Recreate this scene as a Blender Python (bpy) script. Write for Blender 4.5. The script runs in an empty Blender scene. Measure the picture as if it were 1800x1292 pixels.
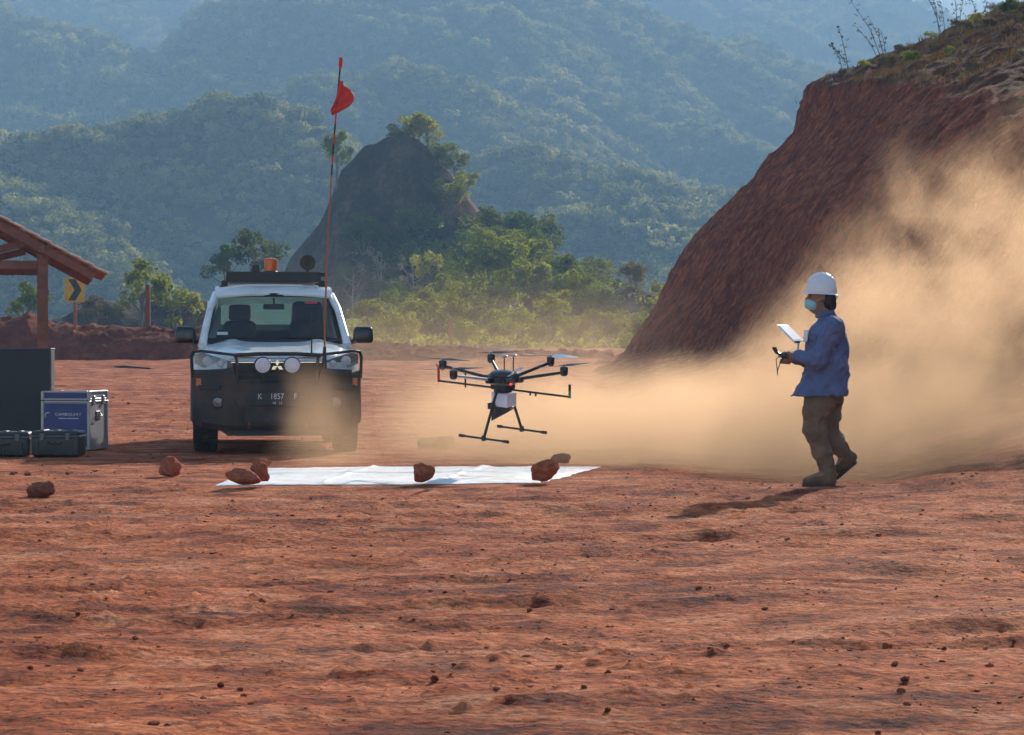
import bpy, bmesh, math, random
import numpy as np
from mathutils import Vector, Matrix, Euler

# ------------------------------------------------------------------ camera, sky, sun, exposure
scene = bpy.context.scene
COL = scene.collection
FPX = 4500.0          # focal length in photo pixels (1800 wide)
CAMZ = 1.13
HORIZ = 613.0

cam_data = bpy.data.cameras.new('camera')
cam_data.sensor_width = 36.0
cam_data.lens = 36.0 * FPX / 1800.0
cam_data.clip_start = 0.1
cam_data.clip_end = 20000.0
cam = bpy.data.objects.new('camera', cam_data)
cam.location = (0, 0, CAMZ)
cam.rotation_euler = (math.radians(90.0) - math.atan((646 - HORIZ) / FPX), 0, 0)
COL.objects.link(cam)
scene.camera = cam

SUN_AZ = math.radians(21.5)      # to the right of the view direction, behind the scene
SUN_EL = math.radians(24.5)
SUN_DIR = Vector((math.sin(SUN_AZ) * math.cos(SUN_EL), math.cos(SUN_AZ) * math.cos(SUN_EL), math.sin(SUN_EL)))

world = bpy.data.worlds.new('World')
scene.world = world
world.use_nodes = True
wn = world.node_tree.nodes
wn.clear()
w_out = wn.new('ShaderNodeOutputWorld')
w_bg = wn.new('ShaderNodeBackground')
w_sky = wn.new('ShaderNodeTexSky')
w_sky.sky_type = 'NISHITA'
w_sky.sun_disc = False
w_sky.sun_elevation = SUN_EL
w_sky.sun_rotation = SUN_AZ
w_sky.air_density = 1.0
w_sky.dust_density = 0.35
w_sky.ozone_density = 1.5
w_bg.inputs['Strength'].default_value = 0.085
world.node_tree.links.new(w_sky.outputs[0], w_bg.inputs['Color'])
world.node_tree.links.new(w_bg.outputs[0], w_out.inputs['Surface'])

sun_data = bpy.data.lights.new('sun', 'SUN')
sun_data.energy = 5.0
sun_data.angle = math.radians(0.6)
sun_data.color = (1.0, 0.90, 0.76)
sun = bpy.data.objects.new('sun', sun_data)
sun.rotation_euler = (-SUN_DIR).to_track_quat('-Z', 'Y').to_euler()
sun.location = (20, 50, 60)
COL.objects.link(sun)

scene.view_settings.view_transform = 'Standard'
scene.view_settings.look = 'None'
scene.view_settings.exposure = 1.16
scene.view_settings.gamma = 1.0
scene.view_settings.use_curve_mapping = False
scene.cycles.use_denoising = True
scene.cycles.use_adaptive_sampling = True
scene.cycles.adaptive_threshold = 0.035
scene.cycles.adaptive_min_samples = 16
scene.cycles.max_bounces = 6
scene.cycles.diffuse_bounces = 2
scene.cycles.glossy_bounces = 3
scene.cycles.transparent_max_bounces = 24
scene.cycles.volume_bounces = 0
scene.cycles.volume_step_rate = 1.0
scene.cycles.volume_max_steps = 256
scene.cycles.sample_clamp_indirect = 4.0

# ------------------------------------------------------------------ helpers
rng = np.random.RandomState(11)
random.seed(5)

_pt = np.random.RandomState(3).permutation(512)
_pt = np.concatenate([_pt, _pt, _pt])

def _h(ix, iy, iz=0):
    return _pt[(_pt[(_pt[ix & 511] + (iy & 511))] + (iz & 511) if not isinstance(iz, int) else _pt[_pt[ix & 511] + (iy & 511)] + iz)]

_ang = np.random.RandomState(9).rand(2048) * 2 * np.pi
_gx, _gy = np.cos(_ang), np.sin(_ang)

def pn(x, y, seed=0):
    """2D gradient noise, about -1..1"""
    x = np.asarray(x, float) + seed * 17.31
    y = np.asarray(y, float) - seed * 9.17
    x0 = np.floor(x).astype(int); y0 = np.floor(y).astype(int)
    fx = x - x0; fy = y - y0
    u = fx * fx * fx * (fx * (fx * 6 - 15) + 10)
    v = fy * fy * fy * (fy * (fy * 6 - 15) + 10)
    def g(ix, iy, dx, dy):
        k = _pt[_pt[ix & 511] + (iy & 511)]
        return _gx[k] * dx + _gy[k] * dy
    a = g(x0, y0, fx, fy); b = g(x0 + 1, y0, fx - 1, fy)
    c = g(x0, y0 + 1, fx, fy - 1); d = g(x0 + 1, y0 + 1, fx - 1, fy - 1)
    return 1.5 * ((a + (b - a) * u) * (1 - v) + (c + (d - c) * u) * v)

def fbm(x, y, octaves=4, seed=0, gain=0.5, lac=2.07):
    s = 0; a = 1.0; t = 0
    for i in range(octaves):
        s = s + a * pn(x, y, seed + i * 3)
        t += a
        x = np.asarray(x) * lac; y = np.asarray(y) * lac; a *= gain
    return s / t * 1.4

def sstep(a, b, x):
    t = np.clip((np.asarray(x, float) - a) / (b - a), 0, 1)
    return t * t * (3 - 2 * t)

def PX(px, py, Y):
    """photo pixel at depth Y -> world point"""
    return Vector(((px - 900.0) * Y / FPX, Y, CAMZ - (py - HORIZ) * Y / FPX))

def tag(o, label=None, cat=None, group=None, kind=None):
    if label: o['label'] = label
    if cat: o['category'] = cat
    if group: o['group'] = group
    if kind: o['kind'] = kind
    return o

def link(o, parent=None):
    COL.objects.link(o)
    if parent is not None: o.parent = parent
    return o

def empty(name, loc=(0, 0, 0), rz=0.0):
    o = bpy.data.objects.new(name, None)
    o.empty_display_size = 0.2
    o.location = loc
    o.rotation_euler = (0, 0, rz)
    COL.objects.link(o)
    return o

def mesh_obj(name, verts, faces, mat=None, parent=None, smooth=False):
    me = bpy.data.meshes.new(name)
    if isinstance(verts, np.ndarray) and isinstance(faces, np.ndarray):
        n, k = faces.shape
        me.vertices.add(len(verts)); me.vertices.foreach_set('co', verts.astype(np.float32).ravel())
        me.loops.add(n * k); me.loops.foreach_set('vertex_index', faces.astype(np.int32).ravel())
        me.polygons.add(n)
        me.polygons.foreach_set('loop_start', np.arange(0, n * k, k, dtype=np.int32))
        me.polygons.foreach_set('loop_total', np.full(n, k, dtype=np.int32))
        me.update(calc_edges=True)
        me.validate()
    else:
        me.from_pydata([tuple(v) for v in verts], [], [tuple(f) for f in faces])
        me.update()
    if smooth:
        me.polygons.foreach_set('use_smooth', np.ones(len(me.polygons), dtype=bool))
    if mat is not None: me.materials.append(mat)
    o = bpy.data.objects.new(name, me)
    return link(o, parent)

def bm_obj(name, bm, mat=None, parent=None, smooth=False, bevel=0.0, segs=2, angle=35):
    if bevel > 0:
        es = [e for e in bm.edges if len(e.link_faces) == 2 and e.calc_face_angle(0) > math.radians(angle)]
        bmesh.ops.bevel(bm, geom=es, offset=bevel, segments=segs, affect='EDGES', profile=0.5, clamp_overlap=True)
    me = bpy.data.meshes.new(name)
    bm.normal_update()
    bm.to_mesh(me); bm.free()
    if smooth:
        me.polygons.foreach_set('use_smooth', np.ones(len(me.polygons), dtype=bool))
        try: me.set_sharp_from_angle(angle=math.radians(40))
        except Exception: pass
    if mat is not None: me.materials.append(mat)
    o = bpy.data.objects.new(name, me)
    return link(o, parent)

def add_box(bm, c, s, rot=None, taper=None):
    """box with centre c, full size s; taper=(tx,ty): scale of the top"""
    r = bmesh.ops.create_cube(bm, size=1.0)
    vs = r['verts']
    for v in vs:
        k = 1.0, 1.0
        if taper and v.co.z > 0: k = taper
        v.co = Vector((v.co.x * s[0] * k[0], v.co.y * s[1] * k[1], v.co.z * s[2]))
    M = Matrix.Translation(Vector(c)) @ (rot.to_matrix().to_4x4() if rot is not None else Matrix.Identity(4))
    bmesh.ops.transform(bm, matrix=M, verts=vs)
    return vs

def add_tube(bm, pts, radii, n=8, caps=True):
    """tube through pts"""
    pts = [Vector(p) for p in pts]
    if not hasattr(radii, '__len__'): radii = [radii] * len(pts)
    rings = []
    up = None
    for i, p in enumerate(pts):
        if i == 0: d = pts[1] - p
        elif i == len(pts) - 1: d = p - pts[i - 1]
        else: d = (pts[i + 1] - p).normalized() + (p - pts[i - 1]).normalized()
        d.normalize()
        if up is None:
            up = Vector((0, 0, 1)) if abs(d.z) < 0.9 else Vector((1, 0, 0))
        a = d.cross(up).normalized(); b = a.cross(d).normalized(); up = b
        ring = []
        for k in range(n):
            t = 2 * math.pi * k / n
            ring.append(bm.verts.new(p + (a * math.cos(t) + b * math.sin(t)) * radii[i]))
        rings.append(ring)
    for i in range(len(rings) - 1):
        for k in range(n):
            bm.faces.new((rings[i][k], rings[i][(k + 1) % n], rings[i + 1][(k + 1) % n], rings[i + 1][k]))
    if caps:
        bm.faces.new(list(reversed(rings[0]))); bm.faces.new(rings[-1])
    return rings

def add_lathe(bm, prof, n=20, axis='Z', centre=(0, 0, 0)):
    """profile [(r,h)] turned about an axis"""
    c = Vector(centre)
    def P(r, h, t):
        a, b = r * math.cos(t), r * math.sin(t)
        if axis == 'Z': return c + Vector((a, b, h))
        if axis == 'Y': return c + Vector((b, h, a))
        return c + Vector((h, a, b))
    rings = []
    for r, h in prof:
        if r < 1e-6: rings.append([bm.verts.new(P(0, h, 0))])
        else: rings.append([bm.verts.new(P(r, h, 2 * math.pi * k / n)) for k in range(n)])
    for A, B in zip(rings, rings[1:]):
        for k in range(n):
            k2 = (k + 1) % n
            if len(A) == 1 and len(B) == 1: continue
            if len(A) == 1: bm.faces.new((A[0], B[k2], B[k]))
            elif len(B) == 1: bm.faces.new((A[k], A[k2], B[0]))
            else: bm.faces.new((A[k], A[k2], B[k2], B[k]))
    return rings

def loft(name, sections, mat, parent=None, smooth=True, cap=True, closed=True):
    """skin equal-length point rings"""
    bm = bmesh.new()
    R = [[bm.verts.new(Vector(p)) for p in s] for s in sections]
    n = len(R[0])
    for A, B in zip(R, R[1:]):
        for k in range(n if closed else n - 1):
            k2 = (k + 1) % n
            try: bm.faces.new((A[k], A[k2], B[k2], B[k]))
            except ValueError: pass
    if cap and closed:
        bm.faces.new(list(reversed(R[0]))); bm.faces.new(R[-1])
    bmesh.ops.recalc_face_normals(bm, faces=bm.faces)
    return bm_obj(name, bm, mat, parent, smooth)

def copy_tree(o, parent=None):
    c = o.copy(); COL.objects.link(c); c.parent = parent
    for ch in list(o.children): copy_tree(ch, c)
    return c

# ------------------------------------------------------------------ materials
class NT:
    def __init__(self, name):
        self.m = bpy.data.materials.new(name); self.m.use_nodes = True
        self.t = self.m.node_tree; self.n = self.t.nodes; self.n.clear()
        self.out = self.n.new('ShaderNodeOutputMaterial')
    def new(self, kind, **kw):
        nd = self.n.new(kind)
        for k, v in kw.items():
            if k in nd.inputs: self.set(nd.inputs[k], v)
            else: setattr(nd, k, v)
        return nd
    def set(self, sock, v):
        if isinstance(v, bpy.types.NodeSocket): self.t.links.new(v, sock)
        elif isinstance(v, bpy.types.Node): self.t.links.new(v.outputs[0], sock)
        else:
            if hasattr(sock.default_value, '__len__') and hasattr(v, '__len__') and len(v) == 3 and len(sock.default_value) == 4: v = (*v, 1)
            sock.default_value = v
    def link(self, a, b): self.t.links.new(a, b)
    def math(self, op, a, b=None, c=None, clamp=False):
        nd = self.n.new('ShaderNodeMath'); nd.operation = op; nd.use_clamp = clamp
        self.set(nd.inputs[0], a)
        if b is not None: self.set(nd.inputs[1], b)
        if c is not None: self.set(nd.inputs[2], c)
        return nd.outputs[0]
    def ss(self, x, a, b, lo=0.0, hi=1.0):
        nd = self.n.new('ShaderNodeMapRange'); nd.interpolation_type = 'SMOOTHSTEP'
        self.set(nd.inputs['Value'], x); nd.inputs['From Min'].default_value = a; nd.inputs['From Max'].default_value = b
        nd.inputs['To Min'].default_value = lo; nd.inputs['To Max'].default_value = hi
        return nd.outputs[0]
    def pos(self, scale=(1, 1, 1), rot=(0, 0, 0), loc=(0, 0, 0), kind='Object'):
        tc = self.n.new('ShaderNodeTexCoord'); mp = self.n.new('ShaderNodeMapping')
        mp.inputs['Scale'].default_value = scale; mp.inputs['Rotation'].default_value = rot; mp.inputs['Location'].default_value = loc
        self.link(tc.outputs[kind], mp.inputs['Vector'])
        return mp.outputs[0]
    def along(self, v, stretch, kind='Object'):
        """coordinates stretched along the direction v"""
        tc = self.n.new('ShaderNodeTexCoord'); mp = self.n.new('ShaderNodeMapping'); mp.vector_type = 'TEXTURE'
        mp.inputs['Rotation'].default_value = Vector((1, 0, 0)).rotation_difference(Vector(v)).to_euler()
        mp.inputs['Scale'].default_value = (stretch, 1, 1)
        self.link(tc.outputs[kind], mp.inputs['Vector'])
        return mp.outputs[0]
    def noise(self, vec, scale, detail=4, rough=0.55, dist=0.0):
        nd = self.n.new('ShaderNodeTexNoise')
        self.set(nd.inputs['Vector'], vec); nd.inputs['Scale'].default_value = scale; nd.inputs['Detail'].default_value = detail
        nd.inputs['Roughness'].default_value = rough; nd.inputs['Distortion'].default_value = dist
        return nd.outputs[0]
    def ramp(self, fac, stops):
        nd = self.n.new('ShaderNodeValToRGB'); cr = nd.color_ramp
        while len(cr.elements) < len(stops): cr.elements.new(0.5)
        for e, (p, c) in zip(cr.elements, stops):
            e.position = p; e.color = (*c, 1) if len(c) == 3 else c
        self.set(nd.inputs[0], fac)
        return nd.outputs[0]
    def mix(self, fac, a, b, blend='MIX'):
        nd = self.n.new('ShaderNodeMix'); nd.data_type = 'RGBA'; nd.blend_type = blend
        self.set(nd.inputs[0], fac); self.set(nd.inputs[6], a); self.set(nd.inputs[7], b)
        return nd.outputs[2]
    def bump(self, h, strength=0.5, dist=0.02, normal=None):
        nd = self.n.new('ShaderNodeBump'); nd.inputs['Strength'].default_value = strength; nd.inputs['Distance'].default_value = dist
        self.set(nd.inputs['Height'], h)
        if normal is not None: self.set(nd.inputs['Normal'], normal)
        return nd.outputs[0]
    def bsdf(self, **kw):
        nd = self.n.new('ShaderNodeBsdfPrincipled')
        for k, v in kw.items():
            self.set(nd.inputs[k.replace('_', ' ')], v)
        return nd
    def done(self, sh):
        self.set(self.out.inputs['Surface'], sh); return self.m

def simple(name, col, rough=0.6, metal=0.0, var=0.15, scale=8.0, dirt=0.0, dirt_col=(0.32, 0.15, 0.08), bump=0.0, bscale=60, **kw):
    """painted / plastic / cloth surface with slight colour variation and optional dust"""
    t = NT(name); p = t.pos()
    n = t.noise(p, scale, 5, 0.6)
    lo = tuple(max(0, c * (1 - var)) for c in col); hi = tuple(min(1, c * (1 + var)) for c in col)
    c = t.ramp(n, [(0.3, lo), (0.7, hi)])
    r = rough
    if dirt > 0:
        n2 = t.noise(p, scale * 0.6 + 1.5, 6, 0.65)
        f = t.ss(n2, 0.62 - 0.35 * dirt, 0.85 - 0.2 * dirt)
        f = t.math('MULTIPLY', f, min(1.0, 0.35 + dirt * 0.6))
        c = t.mix(f, c, dirt_col)
        r = t.math('ADD', t.math('MULTIPLY', f, 0.9 - rough), rough, clamp=True)
    b = t.bsdf(Base_Color=c, Roughness=r, Metallic=metal, **kw)
    if bump > 0:
        t.set(b.inputs['Normal'], t.bump(t.noise(p, bscale, 4, 0.6), bump, 0.01))
    return t.done(b)
# ------------------------------------------------------------------ land materials
def mat_ground():
    t = NT('red_earth')
    p = t.pos()
    ps = t.pos(scale=(0.75, 1.0, 1.0))
    ps2 = t.pos(scale=(0.32, 0.8, 1.0), rot=(0, 0, 0.05))
    big = t.noise(ps2, 0.9, 5, 0.6, 0.4)
    mid = t.noise(ps, 2.6, 9, 0.72, 0.2)
    fine = t.noise(t.pos(scale=(0.7, 1.0, 1.0)), 24.0, 6, 0.75)
    c = t.ramp(big, [(0.36, (0.12, 0.022, 0.011)), (0.45, (0.31, 0.064, 0.023)), (0.54, (0.52, 0.132, 0.044)), (0.65, (0.42, 0.165, 0.095))])
    c2 = t.ramp(mid, [(0.39, (0.050, 0.011, 0.008)), (0.455, (0.24, 0.050, 0.019)), (0.53, (0.52, 0.142, 0.048)), (0.63, (0.68, 0.29, 0.15))])
    c = t.mix(0.60, c, c2)
    spk = t.ramp(fine, [(0.40, (0.30, 0.26, 0.27)), (0.50, (1, 1, 1)), (0.62, (1.35, 1.3, 1.25))])
    c = t.mix(0.75, c, spk, 'MULTIPLY')
    vor = t.new('ShaderNodeTexVoronoi', Scale=26.0)
    t.set(vor.inputs['Vector'], t.pos(scale=(1, 1, 1)))
    h = t.math('ADD', t.math('MULTIPLY', mid, 0.9), t.math('MULTIPLY', fine, 0.55))
    h = t.math('SUBTRACT', h, t.math('MULTIPLY', vor.outputs[0], 0.35))
    b = t.bsdf(Base_Color=c, Roughness=0.95, Normal=t.bump(h, 0.85, 0.04))
    b.inputs['Specular IOR Level'].default_value = 0.15
    return t.done(b)

def mat_cut():
    """freshly cut laterite: fall-line streaks"""
    t = NT('cut_earth')
    # rotate into strike / fall line frame so that streaks follow the slope
    p = t.along((1.16, -1.9, 1.25), 3.0)
    p2 = t.along((1.16, -1.9, 1.25), 1.6)
    pp = t.pos()
    a = t.noise(p, 1.6, 6, 0.62, 0.5)
    b_ = t.noise(p2, 5.5, 6, 0.7, 0.3)
    blot = t.noise(pp, 0.45, 5, 0.6, 0.6)
    c = t.ramp(a, [(0.36, (0.23, 0.055, 0.030)), (0.5, (0.46, 0.115, 0.050)), (0.64, (0.58, 0.19, 0.095))])
    c2 = t.ramp(b_, [(0.40, (0.11, 0.028, 0.018)), (0.5, (0.45, 0.115, 0.050)), (0.61, (0.62, 0.26, 0.16))])
    c = t.mix(0.5, c, c2)
    c3 = t.ramp(blot, [(0.35, (0.80, 0.78, 0.82)), (0.6, (1.12, 1.05, 1.0))])
    c = t.mix(0.8, c, c3, 'MULTIPLY')
    clod = t.noise(t.along((1.16, -1.9, 1.25), 1.0), 3.4, 8, 0.74)
    c = t.mix(0.85, c, t.ramp(clod, [(0.38, (0.36, 0.33, 0.36)), (0.49, (0.95, 0.95, 0.95)), (0.60, (1.4, 1.35, 1.3))]), 'MULTIPLY')
    h = t.math('ADD', t.math('MULTIPLY', a, 0.8), t.math('MULTIPLY', clod, 0.9))
    h = t.math('ADD', h, t.math('MULTIPLY', t.noise(pp, 7, 6, 0.75), 0.7))
    s = t.bsdf(Base_Color=c, Roughness=0.95, Normal=t.bump(h, 1.0, 0.30))
    s.inputs['Specular IOR Level'].default_value = 0.12
    # natural topsoil on the cap
    at = t.new('ShaderNodeAttribute', attribute_name='cap')
    n = t.noise(pp, 1.6, 6, 0.65)
    cap = t.ramp(n, [(0.3, (0.06, 0.024, 0.016)), (0.5, (0.14, 0.050, 0.028)), (0.66, (0.13, 0.10, 0.042)), (0.8, (0.18, 0.09, 0.05))])
    s2 = t.bsdf(Base_Color=cap, Roughness=0.95, Normal=t.bump(t.noise(pp, 5, 6, 0.7), 0.9, 0.2))
    s2.inputs['Specular IOR Level'].default_value = 0.05
    mx = t.new('ShaderNodeMixShader'); t.set(mx.inputs[0], at.outputs['Fac']); t.set(mx.inputs[1], s); t.set(mx.inputs[2], s2)
    return t.done(mx)

def mat_soil(name, lo, mid, hi, scale=0.8, bump=0.8, dist=0.15, stretch=(1, 1, 1)):
    t = NT(name); p = t.pos(scale=stretch)
    n = t.noise(p, scale, 7, 0.65, 0.3); n2 = t.noise(p, scale * 6, 5, 0.7)
    c = t.ramp(t.math('ADD', t.math('MULTIPLY', n, 0.65), t.math('MULTIPLY', n2, 0.35)), [(0.34, lo), (0.5, mid), (0.66, hi)])
    b = t.bsdf(Base_Color=c, Roughness=0.95, Normal=t.bump(t.math('ADD', n, t.math('MULTIPLY', n2, 0.4)), bump, dist))
    b.inputs['Specular IOR Level'].default_value = 0.1
    return t.done(b)

def mat_leaf(name, cols, trans=0.45, scale=0.6):
    """leaf clumps: diffuse plus light shining through; colour varies per plant and through the crown"""
    t = NT(name)
    oi = t.new('ShaderNodeObjectInfo')
    p = t.pos()
    n = t.noise(p, scale, 3, 0.6)
    f = t.math('ADD', t.math('MULTIPLY', n, 0.6), t.math('MULTIPLY', oi.outputs['Random'], 0.4))
    c = t.ramp(f, [(0.28, cols[0]), (0.5, cols[1]), (0.72, cols[2])])
    d = t.new('ShaderNodeBsdfDiffuse'); t.set(d.inputs['Color'], c)
    tr = t.new('ShaderNodeBsdfTranslucent'); t.set(tr.inputs['Color'], t.mix(0.6, c, (1.6, 1.6, 0.7), 'MULTIPLY'))
    mx = t.new('ShaderNodeMixShader'); mx.inputs[0].default_value = trans
    t.set(mx.inputs[1], d); t.set(mx.inputs[2], tr)
    return t.done(mx)

M = {}
M['ground'] = mat_ground()
M['cut'] = mat_cut()
M['berm'] = mat_soil('berm_earth', (0.075, 0.018, 0.012), (0.17, 0.040, 0.023), (0.27, 0.080, 0.045), 1.4, 0.9, 0.12)
M['knoll'] = mat_soil('dark_rock', (0.030, 0.024, 0.020), (0.055, 0.042, 0.032), (0.095, 0.068, 0.050), 0.35, 1.0, 0.6, (1, 1, 0.5))
M['mount'] = mat_soil('mountain_scrub', (0.030, 0.036, 0.015), (0.060, 0.060, 0.026), (0.12, 0.10, 0.055), 0.05, 0.6, 3.0)
M['leaf_far'] = mat_leaf('forest_leaves', [(0.055, 0.072, 0.024), (0.19, 0.20, 0.075), (0.42, 0.37, 0.20)], 0.55, 0.4)
M['leaf_a'] = mat_leaf('shrub_leaves', [(0.055, 0.078, 0.015), (0.17, 0.185, 0.034), (0.32, 0.30, 0.065)], 0.68, 1.3)
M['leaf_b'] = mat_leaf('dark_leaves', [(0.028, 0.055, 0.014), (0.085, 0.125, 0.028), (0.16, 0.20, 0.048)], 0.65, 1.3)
M['leaf_dry'] = mat_leaf('dry_leaves', [(0.11, 0.075, 0.045), (0.17, 0.13, 0.075), (0.22, 0.19, 0.11)], 0.40, 0.8)
M['bark'] = simple('bark', (0.16, 0.12, 0.09), 0.9, var=0.4, scale=6)
M['pale_bark'] = simple('pale_bark', (0.30, 0.25, 0.20), 0.9, var=0.3, scale=6)

# ------------------------------------------------------------------ ground
def ground_low(x, y):
    x = np.asarray(x, float); y = np.asarray(y, float)
    z = 0.80 * sstep(30, 82, y) + 0.35 * sstep(60, 95, y) * sstep(-4, 2, x)
    z = z + 0.05 * np.exp(-((y - 20.2) / 1.1) ** 2) * sstep(0.6, 2.0, x) * 0.6
    z = z + 0.12 * np.exp(-((y - 21.0) / 1.0) ** 2) * sstep(3.0, 3.8, x)
    z = z - 0.05 * sstep(21.0, 23.0, y) * sstep(1.2, 2.4, x)
    # broad unevenness, calm where things stand
    calm = 1 - np.exp(-(((x + 0.9) / 2.6) ** 2 + ((y - 22.6) / 2.6) ** 2) ** 2)
    calm2 = 1 - np.exp(-(((x + 3.6) / 3.4) ** 2 + ((y - 28) / 5.0) ** 2) ** 2)
    calm3 = 1 - np.exp(-(((x - 2.5) / 0.5) ** 2 + ((y - 20.6) / 0.6) ** 2) ** 2)
    k = calm * calm2 * calm3
    z = z + k * 0.045 * fbm(x * 0.28, y * 0.5, 3, 1)
    z = z - 27.0 * sstep(96, 150, y)
    return z, k

def ground_detail(x, y):
    z, k = ground_low(x, y)
    near = 1 - sstep(45, 80, y)
    d = 0.020 * fbm(x * 1.1, y * 1.5, 4, 4)
    d = d + 0.009 * fbm(x * 4.0, y * 5.0, 4, 9) + 0.010 * np.clip(fbm(x * 11.0, y * 11.0, 3, 19) - 0.1, 0, 1)
    cl = np.clip(fbm(x * 7.0, y * 7.0, 3, 15) - 0.25, 0, 1)
    patch = sstep(-0.1, 0.5, fbm(x * 0.5, y * 0.8, 2, 21))
    d = d + 0.035 * cl * (0.25 + patch)
    # tyre ruts and scrape lines running across
    for (yc, sl, dep, wid, sd) in ((18.3, 0.02, 0.045, 0.16, 1), (17.5, -0.03, 0.03, 0.12, 2), (15.6, 0.015, 0.040, 0.13, 3), (13.1, -0.02, 0.030, 0.15, 4),
                                   (12.2, 0.03, 0.025, 0.10, 5), (10.4, -0.06, 0.028, 0.10, 6), (8.8, 0.05, 0.020, 0.16, 7), (19.4, -0.03, 0.025, 0.12, 8),
                                   (14.3, 0.12, 0.022, 0.09, 9), (11.2, 0.14, 0.024, 0.08, 10), (16.5, 0.06, 0.026, 0.10, 11), (9.6, 0.09, 0.022, 0.07, 12)):
        yy = y - yc - sl * x - 0.25 * pn(x * 0.35 + sd * 5, y * 0 + sd, 30)
        m = sstep(-0.25, 0.3, pn(x * 0.45 + sd * 3.3, y * 0 + sd * 7.7, 40)) * (0.7 + 0.6 * fbm(x * 3, y * 3, 2, sd))
        d = d - dep * m * np.exp(-(yy / wid) ** 2) + dep * 0.8 * m * np.exp(-((yy - wid * 1.9) / (wid * 0.8)) ** 2)
    # scrapes and hollows: sharp far edge, gentle towards the camera
    for (pxa, pxb, py, dep) in ((930, 1120, 890, 0.06), (820, 1000, 906, 0.05), (850, 1320, 938, 0.05), (880, 1045, 1003, 0.045), (1085, 1190, 1019, 0.05), (600, 770, 1192, 0.035), (20, 250, 941, 0.045), (60, 200, 990, 0.03),
                                (1150, 1260, 1183, 0.03), (380, 640, 950, 0.03), (1400, 1760, 962, 0.035), (500, 700, 1000, 0.03), (1480, 1790, 1010, 0.03), (700, 850, 1095, 0.025), (120, 330, 1030, 0.025), (1250, 1420, 1090, 0.022)):
        yc = FPX * CAMZ / (py - HORIZ); xc = ((pxa + pxb) / 2 - 900) * yc / FPX; hw = (pxb - pxa) / 2 * yc / FPX
        t = (y - yc - 0.06 * pn(x * 2.5, x * 0 + py, 50) - 0.12 * pn(x * 0.7, x * 0 + py, 52)) / (0.10 + 0.006 * yc)
        pr = np.where(t < 0, np.exp(-(t / 1.9) ** 2), np.exp(-(t / 0.4) ** 2)) * np.exp(-np.abs((x - xc) / hw) ** 3)
        d = d - 0.6 * dep * pr * (0.75 + 0.5 * fbm(x * 3, y * 3, 2, 53)) + 0.35 * dep * np.exp(-((t - 1.2) / 0.6) ** 2) * np.exp(-np.abs((x - xc) / hw) ** 3)
    soft = 0.30 + 0.70 * k
    return z + d * near * soft + (1 - near) * 0.06 * fbm(x * 0.5, y * 0.5, 3, 5)

def build_ground():
    ys = np.concatenate([np.linspace(-40, 4, 12), np.geomspace(5.4, 100, 860), np.geomspace(103, 3000, 50)])
    t = np.concatenate([np.linspace(-1.6, -1.02, 26), np.linspace(-1, 1, 800), np.linspace(1.02, 1.6, 26)])
    Y, T = np.meshgrid(ys, t, indexing='ij')
    half = 2.5 + 0.235 * np.clip(Y, 5, 1e9)
    X = np.where(np.abs(T) <= 1, T * half, np.sign(T) * half * (1 + ((np.abs(T) - 1) / 0.6) ** 2 * np.where(Y < 60, 12.0, np.minimum(3.0, 1150 / half - 1))))
    Z = ground_detail(X, Y)
    nr, nc = Y.shape
    V = np.stack([X, Y, Z], -1).reshape(-1, 3)
    i = np.arange(nr * nc).reshape(nr, nc)
    F = np.stack([i[:-1, :-1], i[:-1, 1:], i[1:, 1:], i[1:, :-1]], -1).reshape(-1, 4)
    o = mesh_obj('ground', V, F, M['ground'], smooth=True)
    o['kind'] = 'structure'
    return o
build_ground()

def gz(x, y):
    return float(ground_detail(np.array([x]), np.array([y]))[0])

# ------------------------------------------------------------------ cut hillside on the right
def hill_h(X, Y, detail=True):
    # strike frame of the cut face: foot line from (3.2,70) towards (6,36)
    d = (X - 3.2) * 0.9966 + (Y - 70.0) * 0.082
    u = (X - 3.2) * 0.082 - (Y - 70.0) * 0.9966
    dd = d
    if detail:
        v = u - 2.0 * d
        dd = d + 0.16 * sstep(1.5, 6, u) * fbm(u * 0.22, d * 0.10, 3, 2) + 0.15 * fbm(v * 0.8, d * 0.3, 4, 7) + 0.08 * fbm(v * 2.6, d * 1.6, 4, 12) + 0.16 * np.clip(fbm(u * 1.8, d * 1.8, 3, 14) - 0.2, 0, 1) - 0.16 * np.clip(fbm(v * 0.7, d * 0.6, 3, 17) - 0.25, 0, 1)
    # profile across the face (silhouette of the far end)
    C = np.interp(dd, [-6, -0.8, 0, 0.54, 0.95, 1.5, 1.9, 2.9, 3.7, 4.4, 4.75, 4.95, 12], [-1.6, -0.25, 0.05, 0.85, 1.45, 2.5, 3.15, 4.2, 5.05, 5.85, 6.35, 7.3, 20]) + 1.0
    N = 8.15 + 0.40 * (X - 7.86) + 0.115 * (np.minimum(Y, 71) - 70)
    N = np.minimum(N, 11.5 + 0.12 * (X - 16))
    if detail:
        N = N + 0.22 * fbm(X * 0.5, Y * 0.4, 4, 31) + 0.10 * fbm(X * 2.2, Y * 1.5, 3, 33)
    H = np.minimum(N, C)
    cap = sstep(-0.05, 0.25, C - N)
    back = np.clip(Y - 71 - 0.6 * fbm(X * 0.4, X * 0 + 3, 2, 5), 0, None)
    H = H - 0.9 * back
    return H, cap

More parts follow.
